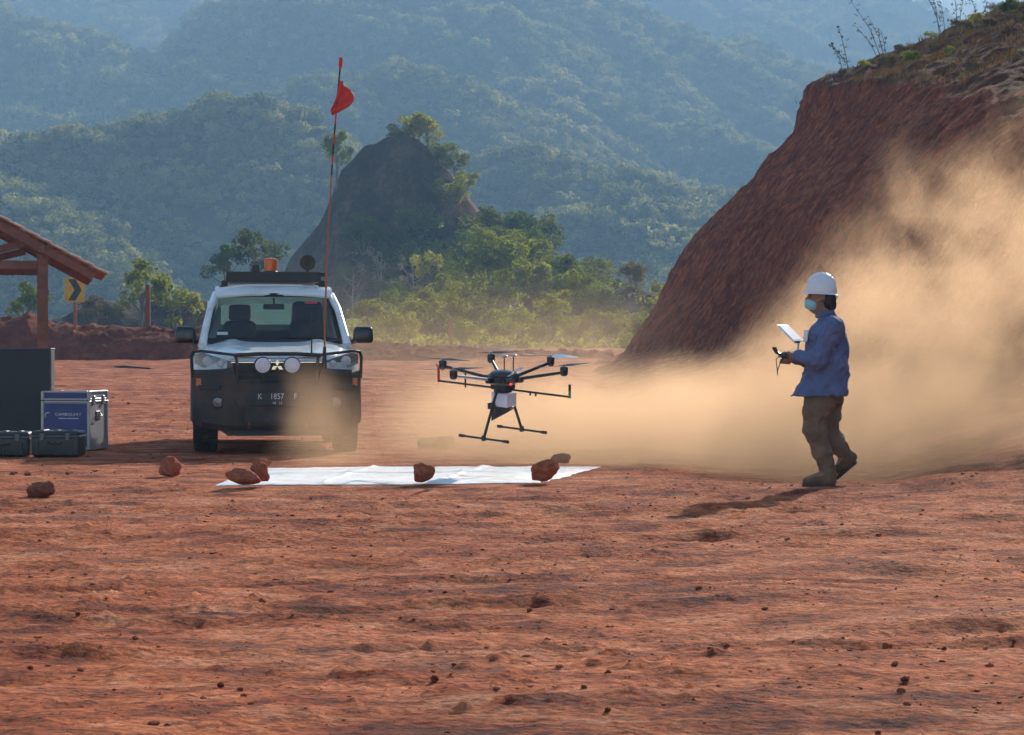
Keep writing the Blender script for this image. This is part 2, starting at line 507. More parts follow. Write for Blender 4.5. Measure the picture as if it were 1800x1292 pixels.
def build_hill():
    xs = np.concatenate([np.linspace(-4, 2, 20)[:-1], np.linspace(2, 17, 230), np.linspace(17.3, 60, 50)])
    ys = np.concatenate([np.linspace(12, 36, 40)[:-1], np.linspace(36, 74, 460), np.linspace(74.4, 100, 30)])
    Y, X = np.meshgrid(ys, xs, indexing='ij')
    H, cap = hill_h(X, Y)
    V = np.stack([X, Y, H], -1).reshape(-1, 3)
    nr, nc = Y.shape
    i = np.arange(nr * nc).reshape(nr, nc)
    F = np.stack([i[:-1, :-1], i[:-1, 1:], i[1:, 1:], i[1:, :-1]], -1)
    keep = (H > -1.5)
    k = keep[:-1, :-1] & keep[1:, 1:]
    F = F[k]
    o = mesh_obj('cut_hill', V, F.reshape(-1, 4), M['cut'], smooth=True)
    a = o.data.attributes.new('cap', 'FLOAT', 'POINT')
    a.data.foreach_set('value', cap.ravel().astype(np.float32))
    o['kind'] = 'structure'
    return o
HILL = build_hill()

# ------------------------------------------------------------------ earth berm behind the yard
def build_berm():
    L = 30.0
    us = np.linspace(0, 1, 520); vs = np.linspace(-1, 1, 70)
    V_, U = np.meshgrid(vs, us, indexing='ij')
    x = -22 + U * 25.0
    yc = 78 + 1.5 * np.sin(U * 4.0)
    w = 2.6
    y = yc + V_ * w
    prof = np.clip(1 - np.abs(V_) ** 1.5, 0, 1)
    px = 900 + x * FPX / 78
    top = np.interp(px, [-200, 0, 40, 90, 150, 250, 335, 450, 600, 700, 900], [545, 560, 553, 570, 571, 576, 579, 585, 596, 606, 618])
    zc = CAMZ - (top - HORIZ) * 78 / FPX
    base = ground_low(x, y)[0] - 0.15
    z = base + (zc - base) * prof
    edge = 1 - np.abs(V_) ** 4
    z = z + edge * (0.10 * fbm(x * 1.3, y * 1.0, 4, 3) + 0.16 * np.clip(fbm(x * 2.6, y * 2.6, 3, 8) - 0.1, 0, 1))
    nr, nc = x.shape
    i = np.arange(nr * nc).reshape(nr, nc)
    F = np.stack([i[:-1, :-1], i[:-1, 1:], i[1:, 1:], i[1:, :-1]], -1).reshape(-1, 4)
    o = mesh_obj('earth_berm', np.stack([x, y, z], -1).reshape(-1, 3), F, M['berm'], smooth=True)
    o['kind'] = 'structure'
    return o
build_berm()

# ------------------------------------------------------------------ rocky knoll with the bushy slope before it
def seg_height(X, Y, pts, k, rnd=0.0):
    """ridge network: max over segments of crest height minus slope times distance"""
    best = np.full(X.shape, -1e9)
    for a, b in zip(pts, pts[1:]):
        ax, ay, az = a; bx, by, bz = b
        dx, dy = bx - ax, by - ay
        L2 = dx * dx + dy * dy + 1e-9
        s = np.clip(((X - ax) * dx + (Y - ay) * dy) / L2, 0, 1)
        d = np.sqrt((X - ax - s * dx) ** 2 + (Y - ay - s * dy) ** 2 + rnd * rnd) - rnd
        best = np.maximum(best, az + (bz - az) * s - k * d)
    return best

def crest(pts):
    return [tuple(PX(px, py, Y)) for px, py, Y in pts]

def slope_h(X, Y):
    px = 900 + X * FPX / np.maximum(Y, 50)
    f = np.clip((Y - 105) / 95, 0, 1.15)
    py = 617 - 150 * f + np.maximum(0, px - 930) * 0.50 * f + np.clip(860 - px, 0, 330) * 0.42 * f
    z = CAMZ - (py - HORIZ) * Y / FPX
    z = z - 0.35 * np.clip(Y - 212, 0, None)
    return z

def knoll_h(X, Y, detail=True):
    S = slope_h(X, Y)
    px = 900 + X * FPX / 220.0
    f = np.interp(px, [380, 470, 510, 560, 582, 600, 640, 685, 725, 752, 778, 812, 850, 885, 935, 1000], [640, 540, 455, 395, 345, 300, 258, 240, 240, 262, 292, 328, 382, 415, 450, 520])
    zc = CAMZ - (f - HORIZ) * 220 / FPX
    dy = np.abs(Y - 220.0)
    K = zc - 1.35 * np.clip(dy - 0.5, 0, None) ** 1.0
    K = K - 0.02 * dy * dy
    if detail:
        K = K + (0.18 + 0.82 * sstep(0.5, 4.5, dy)) * (0.9 * fbm(X * 0.22, Y * 0.22, 4, 51) + 1.0 * fbm(X * 0.7, Y * 0.7, 4, 55) - 0.6 * np.abs(pn(X * 1.3, Y * 0.5, 56)))
        S = S + 0.6 * fbm(X * 0.12, Y * 0.12, 3, 57)
    bank = seg_height(X, Y, crest([(20, 590, 140), (110, 552, 140), (190, 533, 142), (330, 527, 145), (420, 532, 150), (520, 560, 150)]), 0.7, 0.5)
    mound = seg_height(X, Y, crest([(1040, 565, 150), (1075, 520, 150), (1105, 507, 152), (1145, 515, 152), (1185, 560, 150)]), 1.0, 0.6)
    if detail:
        e = 0.25 * fbm(X * 0.5, Y * 0.5, 3, 61)
        bank = bank + e; mound = mound + e
    return np.maximum(np.maximum(K, S), np.maximum(bank, mound)), K

def build_knoll():
    ys = np.linspace(100, 262, 300)
    t = np.linspace(-0.26, 0.11, 420)
    Y, T = np.meshgrid(ys, t, indexing='ij')
    X = T * Y
    H, K = knoll_h(X, Y)
    edge = sstep(100, 108, Y)
    H = H * edge + (-1.0) * (1 - edge)
    H = H - 20 * sstep(0.075, 0.11, T) * sstep(110, 190, Y)
    nr, nc = Y.shape
    i = np.arange(nr * nc).reshape(nr, nc)
    F = np.stack([i[:-1, :-1], i[:-1, 1:], i[1:, 1:], i[1:, :-1]], -1).reshape(-1, 4)
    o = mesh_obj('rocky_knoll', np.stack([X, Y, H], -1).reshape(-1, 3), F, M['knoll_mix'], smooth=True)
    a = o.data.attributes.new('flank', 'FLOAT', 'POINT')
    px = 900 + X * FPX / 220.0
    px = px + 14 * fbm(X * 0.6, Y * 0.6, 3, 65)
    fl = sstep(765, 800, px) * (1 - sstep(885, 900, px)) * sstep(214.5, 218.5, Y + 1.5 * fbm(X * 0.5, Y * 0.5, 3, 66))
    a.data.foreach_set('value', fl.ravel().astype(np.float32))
    o['kind'] = 'structure'
    return o

def mat_knoll():
    t = NT('knoll_rock_red_flank'); p = t.pos(scale=(1, 1, 0.5)); pp = t.pos()
    n = t.noise(p, 0.35, 7, 0.68, 0.4); n2 = t.noise(pp, 2.2, 5, 0.7)
    f = t.math('ADD', t.math('MULTIPLY', n, 0.6), t.math('MULTIPLY', n2, 0.4))
    c = t.ramp(f, [(0.41, (0.018, 0.014, 0.011)), (0.5, (0.052, 0.036, 0.025)), (0.60, (0.15, 0.095, 0.060))])
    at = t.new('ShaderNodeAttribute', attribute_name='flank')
    red = t.ramp(f, [(0.35, (0.20, 0.085, 0.05)), (0.6, (0.36, 0.17, 0.10))])  # redder colour wherever the flank mask is set
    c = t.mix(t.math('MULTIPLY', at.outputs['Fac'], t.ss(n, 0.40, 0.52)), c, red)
    b = t.bsdf(Base_Color=c, Roughness=0.95, Normal=t.bump(f, 1.0, 0.8))
    b.inputs['Specular IOR Level'].default_value = 0.1
    return t.done(b)
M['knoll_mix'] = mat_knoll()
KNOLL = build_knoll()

# ------------------------------------------------------------------ mountain ranges
def build_range(name, spurs, y0, y1, rows, cols, k, amp, wl, seed, t0=-0.30, t1=0.30, ribs=0.45):
    ys = np.linspace(y0, y1, rows); ts = np.linspace(t0, t1, cols)
    Y, T = np.meshgrid(ys, ts, indexing='ij'); X = T * Y
    wx = X + amp * 0.8 * fbm(X / wl, Y / wl, 3, seed + 3); wy = Y + amp * 0.8 * fbm(X / wl, Y / wl, 3, seed + 8)
    H = np.full(X.shape, -1e9)
    for s in spurs:
        H = np.maximum(H, seg_height(wx, wy, crest(s), k, amp * 1.5))
    rib = 1 - 2.0 * np.abs(pn((X + 0.75 * Y) / (wl * 0.95) + 0.5 * pn(Y / wl, X / wl, seed + 40), Y / (wl * 3.2), seed + 41)) - 0.45
    rib = rib + 0.5 * (0.5 - 2.0 * np.abs(pn((X + 0.75 * Y) / (wl * 0.42), Y / (wl * 1.4), seed + 44)))
    H = H + amp * ribs * rib
    H = H + amp * 0.40 * fbm(X / wl * 1.3, Y / wl * 1.3, 4, seed) + amp * 0.12 * fbm(X / wl * 6, Y / wl * 6, 3, seed + 1)
    H = np.maximum(H, -40)
    nr, nc = Y.shape
    i = np.arange(nr * nc).reshape(nr, nc)
    F = np.stack([i[:-1, :-1], i[:-1, 1:], i[1:, 1:], i[1:, :-1]], -1)
    keep = H > -39
    F = F[keep[:-1, :-1] | keep[1:, 1:]]
    o = mesh_obj(name, np.stack([X, Y, H], -1).reshape(-1, 3), F.reshape(-1, 4), M['mount'], smooth=True)
    o['kind'] = 'structure'
    a = o.data.attributes.new('dens', 'FLOAT', 'POINT')
    patch = 0.35 + 0.65 * sstep(-0.35, 0.25, fbm(X / wl * 2.0, Y / wl * 2.0, 3, seed + 20))
    vis = (H > -15) & (H < CAMZ + (HORIZ + 60) / FPX * Y)
    el = (H - CAMZ) / Y
    seen = (H + 9 - CAMZ) / Y >= np.maximum.accumulate(el, axis=0) - 1e-4
    a.data.foreach_set('value', (patch * vis * seen).ravel().astype(np.float32))
    return o

RANGES = []
RANGES.append((build_range('near_hill', [
    [(-160, 330, 560), (-60, 300, 560), (0, 285, 560), (100, 256, 560), (200, 236, 565), (300, 222, 570), (380, 207, 575), (450, 212, 580), (520, 236, 585), (580, 262, 590), (650, 330, 600), (720, 420, 600)],
    [(-60, 300, 555), (30, 335, 530), (90, 385, 505), (150, 450, 480), (200, 520, 460)],
    ], 400, 720, 230, 460, 0.84, 5.0, 45, 71), 0.34, 3.3))
RANGES.append((build_range('middle_hill', [
    [(640, 350, 690), (740, 325, 680), (830, 308, 670), (950, 310, 665), (1100, 322, 665), (1200, 345, 660), (1280, 400, 650), (1340, 470, 640)],
    [(1060, 372, 600), (1110, 405, 580), (1150, 450, 560), (1190, 520, 540)],
    [(540, 210, 840), (600, 168, 850), (645, 142, 860), (700, 134, 865), (760, 146, 860), (805, 180, 850), (840, 225, 840), (910, 275, 820), (1000, 305, 800), (1100, 330, 780)],
    ], 480, 1000, 280, 460, 0.62, 7.0, 60, 81, ribs=0.9), 0.20, 4.0))
RANGES.append((build_range('ridge_mountain', [
    [(-120, 320, 1000), (-30, 280, 1000), (60, 238, 1010), (150, 197, 1020), (240, 182, 1030), (300, 166, 1040), (380, 126, 1060), (450, 86, 1080), (520, 46, 1100), (600, -10, 1130), (700, -40, 1160), (800, -45, 1200)],
    [(-160, 40, 1120), (-60, 66, 1110), (30, 88, 1100), (100, 114, 1085), (150, 150, 1070), (210, 190, 1050)],
    [(720, -40, 1180), (780, 0, 1150), (850, 78, 1120), (930, 165, 1090), (1000, 203, 1070), (1080, 250, 1050), (1170, 300, 1030), (1260, 335, 1010), (1340, 410, 980)],
    [(900, -45, 1300), (830, -45, 1250), (780, 0, 1160)],
    ], 700, 1420, 280, 480, 0.46, 9.0, 85, 91, ribs=1.7), 0.12, 4.8))
RANGES.append((build_range('far_mountain', [
    [(20, -50, 1700), (100, -40, 1680), (160, 22, 1650), (230, 70, 1620), (290, 110, 1590), (345, 145, 1560), (410, 190, 1520)],
    [(1000, -50, 1900), (1060, -45, 1820), (1130, 32, 1760), (1200, 102, 1700), (1260, 150, 1660), (1330, 175, 1620), (1385, 232, 1580), (1440, 310, 1540)],
    [(-300, -40, 1950), (300, -45, 1980), (800, -45, 1980), (1060, -45, 1950), (1300, -45, 1950)],
    ], 1200, 2250, 260, 480, 0.46, 12.0, 120, 101, ribs=1.7), 0.06, 6.4))
RANGES.append((build_range('hazy_mountain', [
    [(1000, -45, 2300), (1200, -45, 2300), (1420, -45, 2280), (1500, 20, 2250), (1560, 90, 2220), (1620, 160, 2200), (1700, 260, 2150)],
    [(1500, 190, 2700), (1700, 150, 2750), (1900, 120, 2800), (2200, 60, 2800)],
    ], 1950, 3000, 160, 300, 0.50, 14.0, 160, 111, 0.0, 0.36, ribs=1.2), 0.014, 9.0))

# ------------------------------------------------------------------ foliage meshes
def leaf_cloud(centres, radii, per, size, seed, flat=0.75):
    """leaf-sized quads spread through a set of ellipsoid clumps"""
    r = np.random.RandomState(seed)
    V = []; 
    for c, rad, n in zip(centres, radii, per):
        d = r.normal(size=(n, 3)); d /= np.linalg.norm(d, axis=1)[:, None]
        rr = rad * (0.35 + 0.65 * r.rand(n) ** 0.5)
        p = np.array(c) + d * rr[:, None] * np.array([1, 1, flat])
        nrm = d * 0.6 + r.normal(size=(n, 3)) * 0.7; nrm[:, 2] += 0.3
        nrm /= np.linalg.norm(nrm, axis=1)[:, None]
        a = np.cross(nrm, r.normal(size=(n, 3))); a /= np.linalg.norm(a, axis=1)[:, None]
        b = np.cross(nrm, a)
        s = size * (0.55 + 0.9 * r.rand(n))[:, None]
        l = s * (0.6 + 0.5 * r.rand(n))[:, None]
        q = np.stack([p - a * s * 0.5, p - b * l * 0.45, p + a * s * 0.6, p + b * l * 0.4], 1)
        V.append(q)
    V = np.concatenate(V)
    n = len(V)
    return V.reshape(-1, 3), np.arange(n * 4).reshape(n, 4)

def far_tree(seed, h, w):
    r = np.random.RandomState(seed)
    k = 6 + seed % 3
    cs = [(r.normal() * w * 0.28, r.normal() * w * 0.28, h * (0.45 + 0.42 * r.rand())) for _ in range(k)]
    rad = [w * (0.20 + 0.16 * r.rand()) for _ in range(k)]
    V, F = leaf_cloud(cs, rad, [44] * k, w * 0.125, seed)
    me = bpy.data.meshes.new('far_tree'); me.from_pydata(V.tolist(), [], F.tolist()); me.materials.append(M['leaf_far'])
    return bpy.data.objects.new('far_tree', me)

tree_lib = bpy.data.collections.new('forest_tree_shapes')
for s, (h, w) in enumerate(((1.0, 0.95), (1.25, 0.8), (0.8, 1.0), (1.1, 1.15), (0.65, 0.75))):
    tree_lib.objects.link(far_tree(s, h, w))

def forest(name, target, density, size, seed, label):
    ng = bpy.data.node_groups.new(name, 'GeometryNodeTree')
    ng.interface.new_socket('Geometry', in_out='INPUT', socket_type='NodeSocketGeometry')
    ng.interface.new_socket('Geometry', in_out='OUTPUT', socket_type='NodeSocketGeometry')
    N = ng.nodes; L = ng.links
    go = N.new('NodeGroupOutput')
    oi = N.new('GeometryNodeObjectInfo'); oi.inputs['Object'].default_value = target
    dp = N.new('GeometryNodeDistributePointsOnFaces'); dp.distribute_method = 'RANDOM'
    at = N.new('GeometryNodeInputNamedAttribute'); at.data_type = 'FLOAT'; at.inputs['Name'].default_value = 'dens'
    mu = N.new('ShaderNodeMath'); mu.operation = 'MULTIPLY'; mu.inputs[1].default_value = density
    L.new(at.outputs['Attribute'], mu.inputs[0]); L.new(mu.outputs[0], dp.inputs['Density'])
    dp.inputs['Seed'].default_value = seed
    L.new(oi.outputs['Geometry'], dp.inputs['Mesh'])
    ci = N.new('GeometryNodeCollectionInfo'); ci.inputs['Collection'].default_value = tree_lib
    ci.inputs['Separate Children'].default_value = True; ci.inputs['Reset Children'].default_value = True
    ip = N.new('GeometryNodeInstanceOnPoints'); ip.inputs['Pick Instance'].default_value = True
    L.new(dp.outputs['Points'], ip.inputs['Points']); L.new(ci.outputs[0], ip.inputs['Instance'])
    rv = N.new('FunctionNodeRandomValue'); rv.data_type = 'FLOAT_VECTOR'
    rv.inputs[0].default_value = (-0.12, -0.12, 0); rv.inputs[1].default_value = (0.12, 0.12, 6.28)
    rs = N.new('FunctionNodeRandomValue'); rs.data_type = 'FLOAT'
    rs.inputs[2].default_value = size * 0.5; rs.inputs[3].default_value = size * 1.45; rs.inputs['Seed'].default_value = 5
    L.new(rv.outputs[0], ip.inputs['Rotation']); L.new(rs.outputs[1], ip.inputs['Scale'])
    L.new(ip.outputs[0], go.inputs[0])
    me = bpy.data.meshes.new(name)
    o = bpy.data.objects.new(name, me); COL.objects.link(o)
    md = o.modifiers.new('scatter', 'NODES'); md.node_group = ng
    tag(o, label, 'forest', kind='stuff')
    return o

for (o, dens, size), lab in zip(RANGES, ('sunlit and shaded forest covering the nearest blue hill', 'forest covering the middle hills behind the knoll',
                                         'forest covering the ridged mountain', 'forest covering the far hazy mountain', 'forest covering the palest mountain at the right')):
    forest('mountain_forest', o, dens, size, 3, lab)
# ------------------------------------------------------------------ trees and shrubs one can tell apart
def limb_mesh(paths, mat):
    bm = bmesh.new()
    for pts, r in paths: add_tube(bm, pts, r, 6)
    me = bpy.data.meshes.new('trunk'); bm.to_mesh(me); bm.free(); me.materials.append(mat)
    return me

def plant_shape(seed, kind):
    """returns (trunk mesh, crown mesh) for a plant about 1 m high; scaled on placing"""
    r = np.random.RandomState(100 + seed)
    paths = []; cs = []; rad = []; per = []
    if kind == 'shrub':
        k = 5
        for i in range(k):
            a = 2 * math.pi * (i + r.rand() * 0.6) / k; s = 0.16 + 0.20 * r.rand(); h = 0.48 + 0.34 * r.rand()
            p0 = (0.03 * math.cos(a), 0.03 * math.sin(a), -0.05); p1 = (s * 0.5 * math.cos(a), s * 0.5 * math.sin(a), h * 0.5); p2 = (s * math.cos(a), s * math.sin(a), h)
            paths.append(([p0, p1, p2], [0.018, 0.012, 0.006]))
            for j in range(3):
                cs.append((s * math.cos(a) + np.clip(r.normal(), -1.4, 1.4) * 0.09, s * math.sin(a) + np.clip(r.normal(), -1.4, 1.4) * 0.09, max(0.15, h + np.clip(r.normal(), -1.3, 1.0) * 0.13))); rad.append(0.14 + 0.08 * r.rand()); per.append(130)
        cs.append((0, 0, 0.35)); rad.append(0.30); per.append(200)
        V, F = leaf_cloud(cs, rad, per, 0.052, seed + 40, 0.8)
    elif kind == 'tree':
        lean = r.normal() * 0.06
        top = (lean, r.normal() * 0.05, 0.62)
        paths.append(([(0, 0, -0.06), (lean * 0.3, 0, 0.3), top], [0.026, 0.020, 0.012]))
        for i in range(7):
            a = 2 * math.pi * (i + r.rand()) / 7; z0 = 0.32 + 0.05 * i; s = 0.17 + 0.17 * r.rand(); z1 = min(0.95, z0 + 0.14 + 0.25 * r.rand())
            b = (lean * z0, 0, z0); e = (lean + s * math.cos(a), s * math.sin(a), z1)
            m = tuple((p + q) / 2 + 0.02 * r.normal() for p, q in zip(b, e))
            paths.append(([b, m, e], [0.012, 0.008, 0.004]))
            cs.append(e); rad.append(0.10 + 0.06 * r.rand()); per.append(120)
            cs.append(tuple(q + 0.07 * float(np.clip(r.normal(), -1.2, 1.2)) for q in e)); rad.append(0.08 + 0.05 * r.rand()); per.append(80)
        cs.append((lean, 0, 0.86)); rad.append(0.13); per.append(130)
        V, F = leaf_cloud(cs, rad, per, 0.042, seed + 60, 0.75)
    else:  # nearly bare
        paths.append(([(0, 0, -0.06), (0.02, 0, 0.35), (0.05, 0.02, 0.75), (0.06, 0.02, 0.95)], [0.022, 0.017, 0.009, 0.004]))
        for i in range(10):
            a = r.rand() * 6.28; z0 = 0.28 + 0.055 * i; s = 0.12 + 0.22 * r.rand()
            e = (0.03 + s * math.cos(a), s * math.sin(a), z0 + 0.16 + 0.16 * r.rand())
            paths.append(([(0.03, 0, z0), ((e[0] + 0.03) / 2, e[1] / 2, z0 + 0.05), e], [0.009, 0.006, 0.003]))
            cs.append(e); rad.append(0.09); per.append(26)
        V, F = leaf_cloud(cs, rad, per, 0.045, seed + 80, 0.8)
    cm = bpy.data.meshes.new('crown'); cm.from_pydata(V.tolist(), [], F.tolist())
    return paths, cm

LIB = {}
for kind, n in (('shrub', 5), ('tree', 5), ('bare', 2)):
    for i in range(n):
        paths, cm = plant_shape(i * 3 + len(kind), kind)
        for leaf in ('leaf_a', 'leaf_b', 'leaf_dry'):
            c2 = cm.copy(); c2.materials.append(M[leaf])
            LIB[(kind, i, leaf)] = (limb_mesh(paths, M['pale_bark'] if kind == 'bare' else M['bark']), c2)

PN = [0]
def plant(kind, leaf, x, y, z, h, wide, name, label, cat, group=None):
    PN[0] += 1
    i = (PN[0] * 7 + 3) % (2 if kind == 'bare' else 5)
    tm, cm = LIB[(kind, i, leaf)]
    e = empty(name, (x, y, z), (PN[0] * 2.4) % 6.28)
    e.scale = (h * wide, h * wide, h)
    link(bpy.data.objects.new('trunk', tm), e); link(bpy.data.objects.new('crown', cm), e)
    tag(e, label, cat, group)
    return e

def hz(x, y):
    return float(knoll_h(np.array([x]), np.array([y]))[0][0])

def plant_px(kind, leaf, px, Y, hpx, wide, name, label, cat, group=None, z=None):
    x = (px - 900) * Y / FPX
    zz = hz(x, Y) if z is None else z
    return plant(kind, leaf, x, Y, zz - 0.1, hpx * Y / FPX, wide, name, label, cat, group)

# trees on and beside the knoll, each one singled out
plant_px('shrub', 'leaf_a', 732, 221, 62, 1.35, 'knoll_tree', 'leafy tree standing on the very top of the rocky knoll', 'tree')
plant_px('shrub', 'leaf_a', 704, 221, 42, 1.3, 'knoll_tree', 'small tree on the knoll top, left of the tallest crown', 'tree')
plant_px('shrub', 'leaf_a', 772, 221, 58, 1.2, 'knoll_tree', 'pale green tree on the right shoulder just below the knoll top', 'tree')
plant_px('tree', 'leaf_a', 800, 221, 66, 1.15, 'knoll_tree', 'lower of the pale trees on the knoll right shoulder', 'tree')
plant_px('tree', 'leaf_b', 592, 219, 100, 0.8, 'knoll_tree', 'slim tree on the left flank of the knoll behind the flag pole', 'tree')
plant_px('shrub', 'leaf_a', 866, 216, 110, 1.05, 'knoll_tree', 'dense deep green tree at the right foot of the knoll', 'tree')
plant_px('tree', 'leaf_a', 752, 221, 74, 1.2, 'knoll_tree', 'open crowned tree between the two bushy ones on the knoll top', 'tree')
plant_px('shrub', 'leaf_a', 818, 220, 44, 1.2, 'knoll_shrub', 'bush at the upper end of the red patch', 'shrub')
plant_px('shrub', 'leaf_b', 908, 214, 95, 1.05, 'knoll_tree', 'second dense green tree right of the red patch', 'tree')
plant_px('shrub', 'leaf_a', 955, 212, 85, 1.1, 'knoll_tree', 'rounded green tree at the right end of the knoll treeline', 'tree')
plant_px('tree', 'leaf_dry', 545, 214, 75, 1.15, 'knoll_tree', 'brownish tree halfway down the left flank of the knoll', 'tree')
plant_px('shrub', 'leaf_a', 528, 208, 62, 1.2, 'knoll_shrub', 'yellow green shrub low on the left flank of the knoll', 'shrub')
plant_px('shrub', 'leaf_b', 500, 205, 50, 1.3, 'knoll_shrub', 'dark shrub at the left foot of the knoll', 'shrub')
plant_px('bare', 'leaf_dry', 728, 190, 80, 0.9, 'bare_tree', 'nearly bare pale tree in front of the dark knoll face', 'tree')
plant_px('bare', 'leaf_dry', 620, 200, 110, 0.8, 'bare_tree', 'thin pale trunked tree low on the shaded knoll face', 'tree')
plant_px('bare', 'leaf_dry', 668, 204, 110, 0.8, 'bare_tree', 'thin bare tree at the middle of the shaded knoll face', 'tree')
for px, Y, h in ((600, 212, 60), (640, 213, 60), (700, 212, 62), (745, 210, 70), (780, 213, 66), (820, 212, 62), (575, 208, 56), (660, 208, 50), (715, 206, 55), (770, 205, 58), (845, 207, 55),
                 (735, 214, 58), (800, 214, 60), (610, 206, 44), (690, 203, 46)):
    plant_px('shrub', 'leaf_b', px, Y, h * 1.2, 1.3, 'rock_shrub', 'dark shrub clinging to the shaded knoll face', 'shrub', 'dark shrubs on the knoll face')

plant_px('shrub', 'leaf_a', 795, 217, 60, 1.1, 'knoll_shrub', 'green bush beside the red patch on the knoll', 'shrub')
plant_px('shrub', 'leaf_a', 755, 213, 48, 1.2, 'knoll_shrub', 'green bush in the middle of the knoll face', 'shrub')
plant_px('shrub', 'leaf_a', 712, 210, 40, 1.2, 'knoll_shrub', 'small green bush left of centre on the knoll face', 'shrub')
# trees behind the berm on the left
plant_px('tree', 'leaf_a', 52, 128, 118, 0.9, 'berm_tree', 'small tree behind the berm seen through the shelter', 'tree')
plant_px('tree', 'leaf_dry', 172, 132, 105, 1.0, 'berm_tree', 'sparse tree behind the berm just right of the chevron sign', 'tree')
plant_px('tree', 'leaf_a', 248, 134, 168, 0.85, 'berm_tree', 'tallest yellow green tree behind the berm near the dark post', 'tree')
plant_px('tree', 'leaf_a', 308, 134, 122, 1.0, 'berm_tree', 'yellow green tree behind the berm left of the pickup', 'tree')
plant_px('tree', 'leaf_dry', 345, 138, 100, 0.95, 'berm_tree', 'low brownish tree directly left of the pickup cab', 'tree')
plant_px('tree', 'leaf_b', 398, 150, 108, 0.95, 'berm_tree', 'dark tree rising above the left end of the roof rack', 'tree')
plant_px('tree', 'leaf_a', 448, 150, 140, 0.8, 'berm_tree', 'bright green tree directly behind the orange beacon', 'tree')
plant_px('shrub', 'leaf_a', 285, 118, 42, 1.3, 'berm_shrub', 'low bright shrub right of the dark post behind the berm', 'shrub')
plant_px('shrub', 'leaf_a', 238, 118, 32, 1.3, 'berm_shrub', 'low bright shrub left of the dark post behind the berm', 'shrub')
plant_px('shrub', 'leaf_a', 318, 118, 48, 1.1, 'berm_shrub', 'low shrub behind the berm beside the pickup mirror', 'shrub')
plant_px('shrub', 'leaf_b', 372, 120, 60, 1.1, 'berm_shrub', 'shrub hidden partly behind the pickup windscreen pillar', 'shrub')

# thicket between the knoll and the cut hill
plant_px('tree', 'leaf_a', 1165, 178, 95, 0.8, 'slope_tree', 'small round tree beside the edge of the cut hill', 'tree')
plant_px('shrub', 'leaf_a', 1190, 150, 70, 1.0, 'slope_shrub', 'shrub half hidden by the cut hill edge', 'shrub')
r_ = np.random.RandomState(77)
for row, (Y, a, b, n, hp) in enumerate(((202, 850, 1060, 7, 52), (188, 800, 1085, 9, 54), (172, 740, 1115, 11, 56), (156, 690, 1135, 12, 56), (142, 650, 1160, 12, 54), (129, 640, 1150, 11, 52), (118, 650, 1140, 10, 48), (111, 690, 1120, 8, 44))):
    for i in range(n):
        px = a + (b - a) * (i + 0.15 + 0.7 * r_.rand()) / n
        YY = Y + r_.uniform(-5, 5)
        q = r_.rand()
        hh = hp * r_.uniform(0.95, 1.6)
        if q < 0.70: plant_px('shrub', 'leaf_a', px, YY, hh, r_.uniform(0.9, 1.25), 'thicket_shrub', 'leafy yellow green shrub in the thicket between knoll and cut hill', 'shrub', 'shrubs of the thicket')
        elif q < 0.82: plant_px('tree', 'leaf_a', px, YY, hh * 1.35, r_.uniform(0.8, 1.0), 'thicket_tree', 'slender young tree rising from the thicket below the knoll', 'tree', 'young trees of the thicket')
        elif q < 0.92: plant_px('shrub', 'leaf_b', px, YY, hh, r_.uniform(0.9, 1.2), 'thicket_shrub', 'darker green shrub in the thicket between knoll and cut hill', 'shrub', 'dark shrubs of the thicket')
        else: plant_px('shrub', 'leaf_dry', px, YY, hh * 0.9, r_.uniform(0.9, 1.2), 'thicket_shrub', 'brown dry shrub in the thicket between knoll and cut hill', 'shrub', 'dry shrubs of the thicket')

# undergrowth on the slope
def undergrowth():
    r = np.random.RandomState(8)
    n = 1500
    Y = r.uniform(106, 215, n); px = r.uniform(480, 1230, n)
    X = (px - 900) * Y / FPX
    Z = knoll_h(X, Y)[0]
    cs = np.stack([X, Y, Z + 0.15], -1)
    V, F = leaf_cloud(cs, 0.45 + 0.5 * r.rand(n), [26] * n, 0.17, 9, 0.5)
    o = mesh_obj('undergrowth', V, F, M['leaf_a'])
    tag(o, 'low grass and scrub covering the slope below the knoll', 'undergrowth', kind='stuff')
undergrowth()

# grass, dry weeds and low bushes on the cap of the cut hill
def cap_pt(px, Y):
    X = (px - 900) * Y / FPX
    return X, float(hill_h(np.array([X]), np.array([float(Y)]))[0][0]), float(hill_h(np.array([X]), np.array([float(Y)]))[1][0])

def cap_grass():
    r = np.random.RandomState(18)
    V = []; F = []
    n = 0
    for k in range(3500):
        Y = r.uniform(50, 71.5); px = r.uniform(1400, 2000)
        X = (px - 900) * Y / FPX
        if pn(X * 0.5, Y * 0.4, 3) < -0.05 and r.rand() < 0.8: continue
        n += 1; V.append((X, Y))
    P = np.array(V)
    H, cap = hill_h(P[:, 0], P[:, 1])
    ok = cap > 0.6
    P = P[ok]; H = H[ok]
    Vs = []
    for (x, y), z in zip(P, H):
        for b in range(5):
            a = r.rand() * 6.28; l = r.uniform(0.04, 0.15); w = r.uniform(0.008, 0.02); ln = r.uniform(0.2, 0.9)
            bx, by = x + r.normal() * 0.05, y + r.normal() * 0.05
            dx, dy = math.cos(a), math.sin(a)
            Vs += [(bx - dy * w, by + dx * w, z - 0.03), (bx + dy * w, by - dx * w, z - 0.03), (bx + dx * l * ln + dy * w * .3, by + dy * l * ln, z + l), (bx + dx * l * ln, by + dy * l * ln, z + l)]
    Vs = np.array(Vs)
    o = mesh_obj('cap_grass', Vs, np.arange(len(Vs)).reshape(-1, 4), M['grass'])
    tag(o, 'dry yellow and green grass along the top of the cut hill', 'grass', kind='stuff')
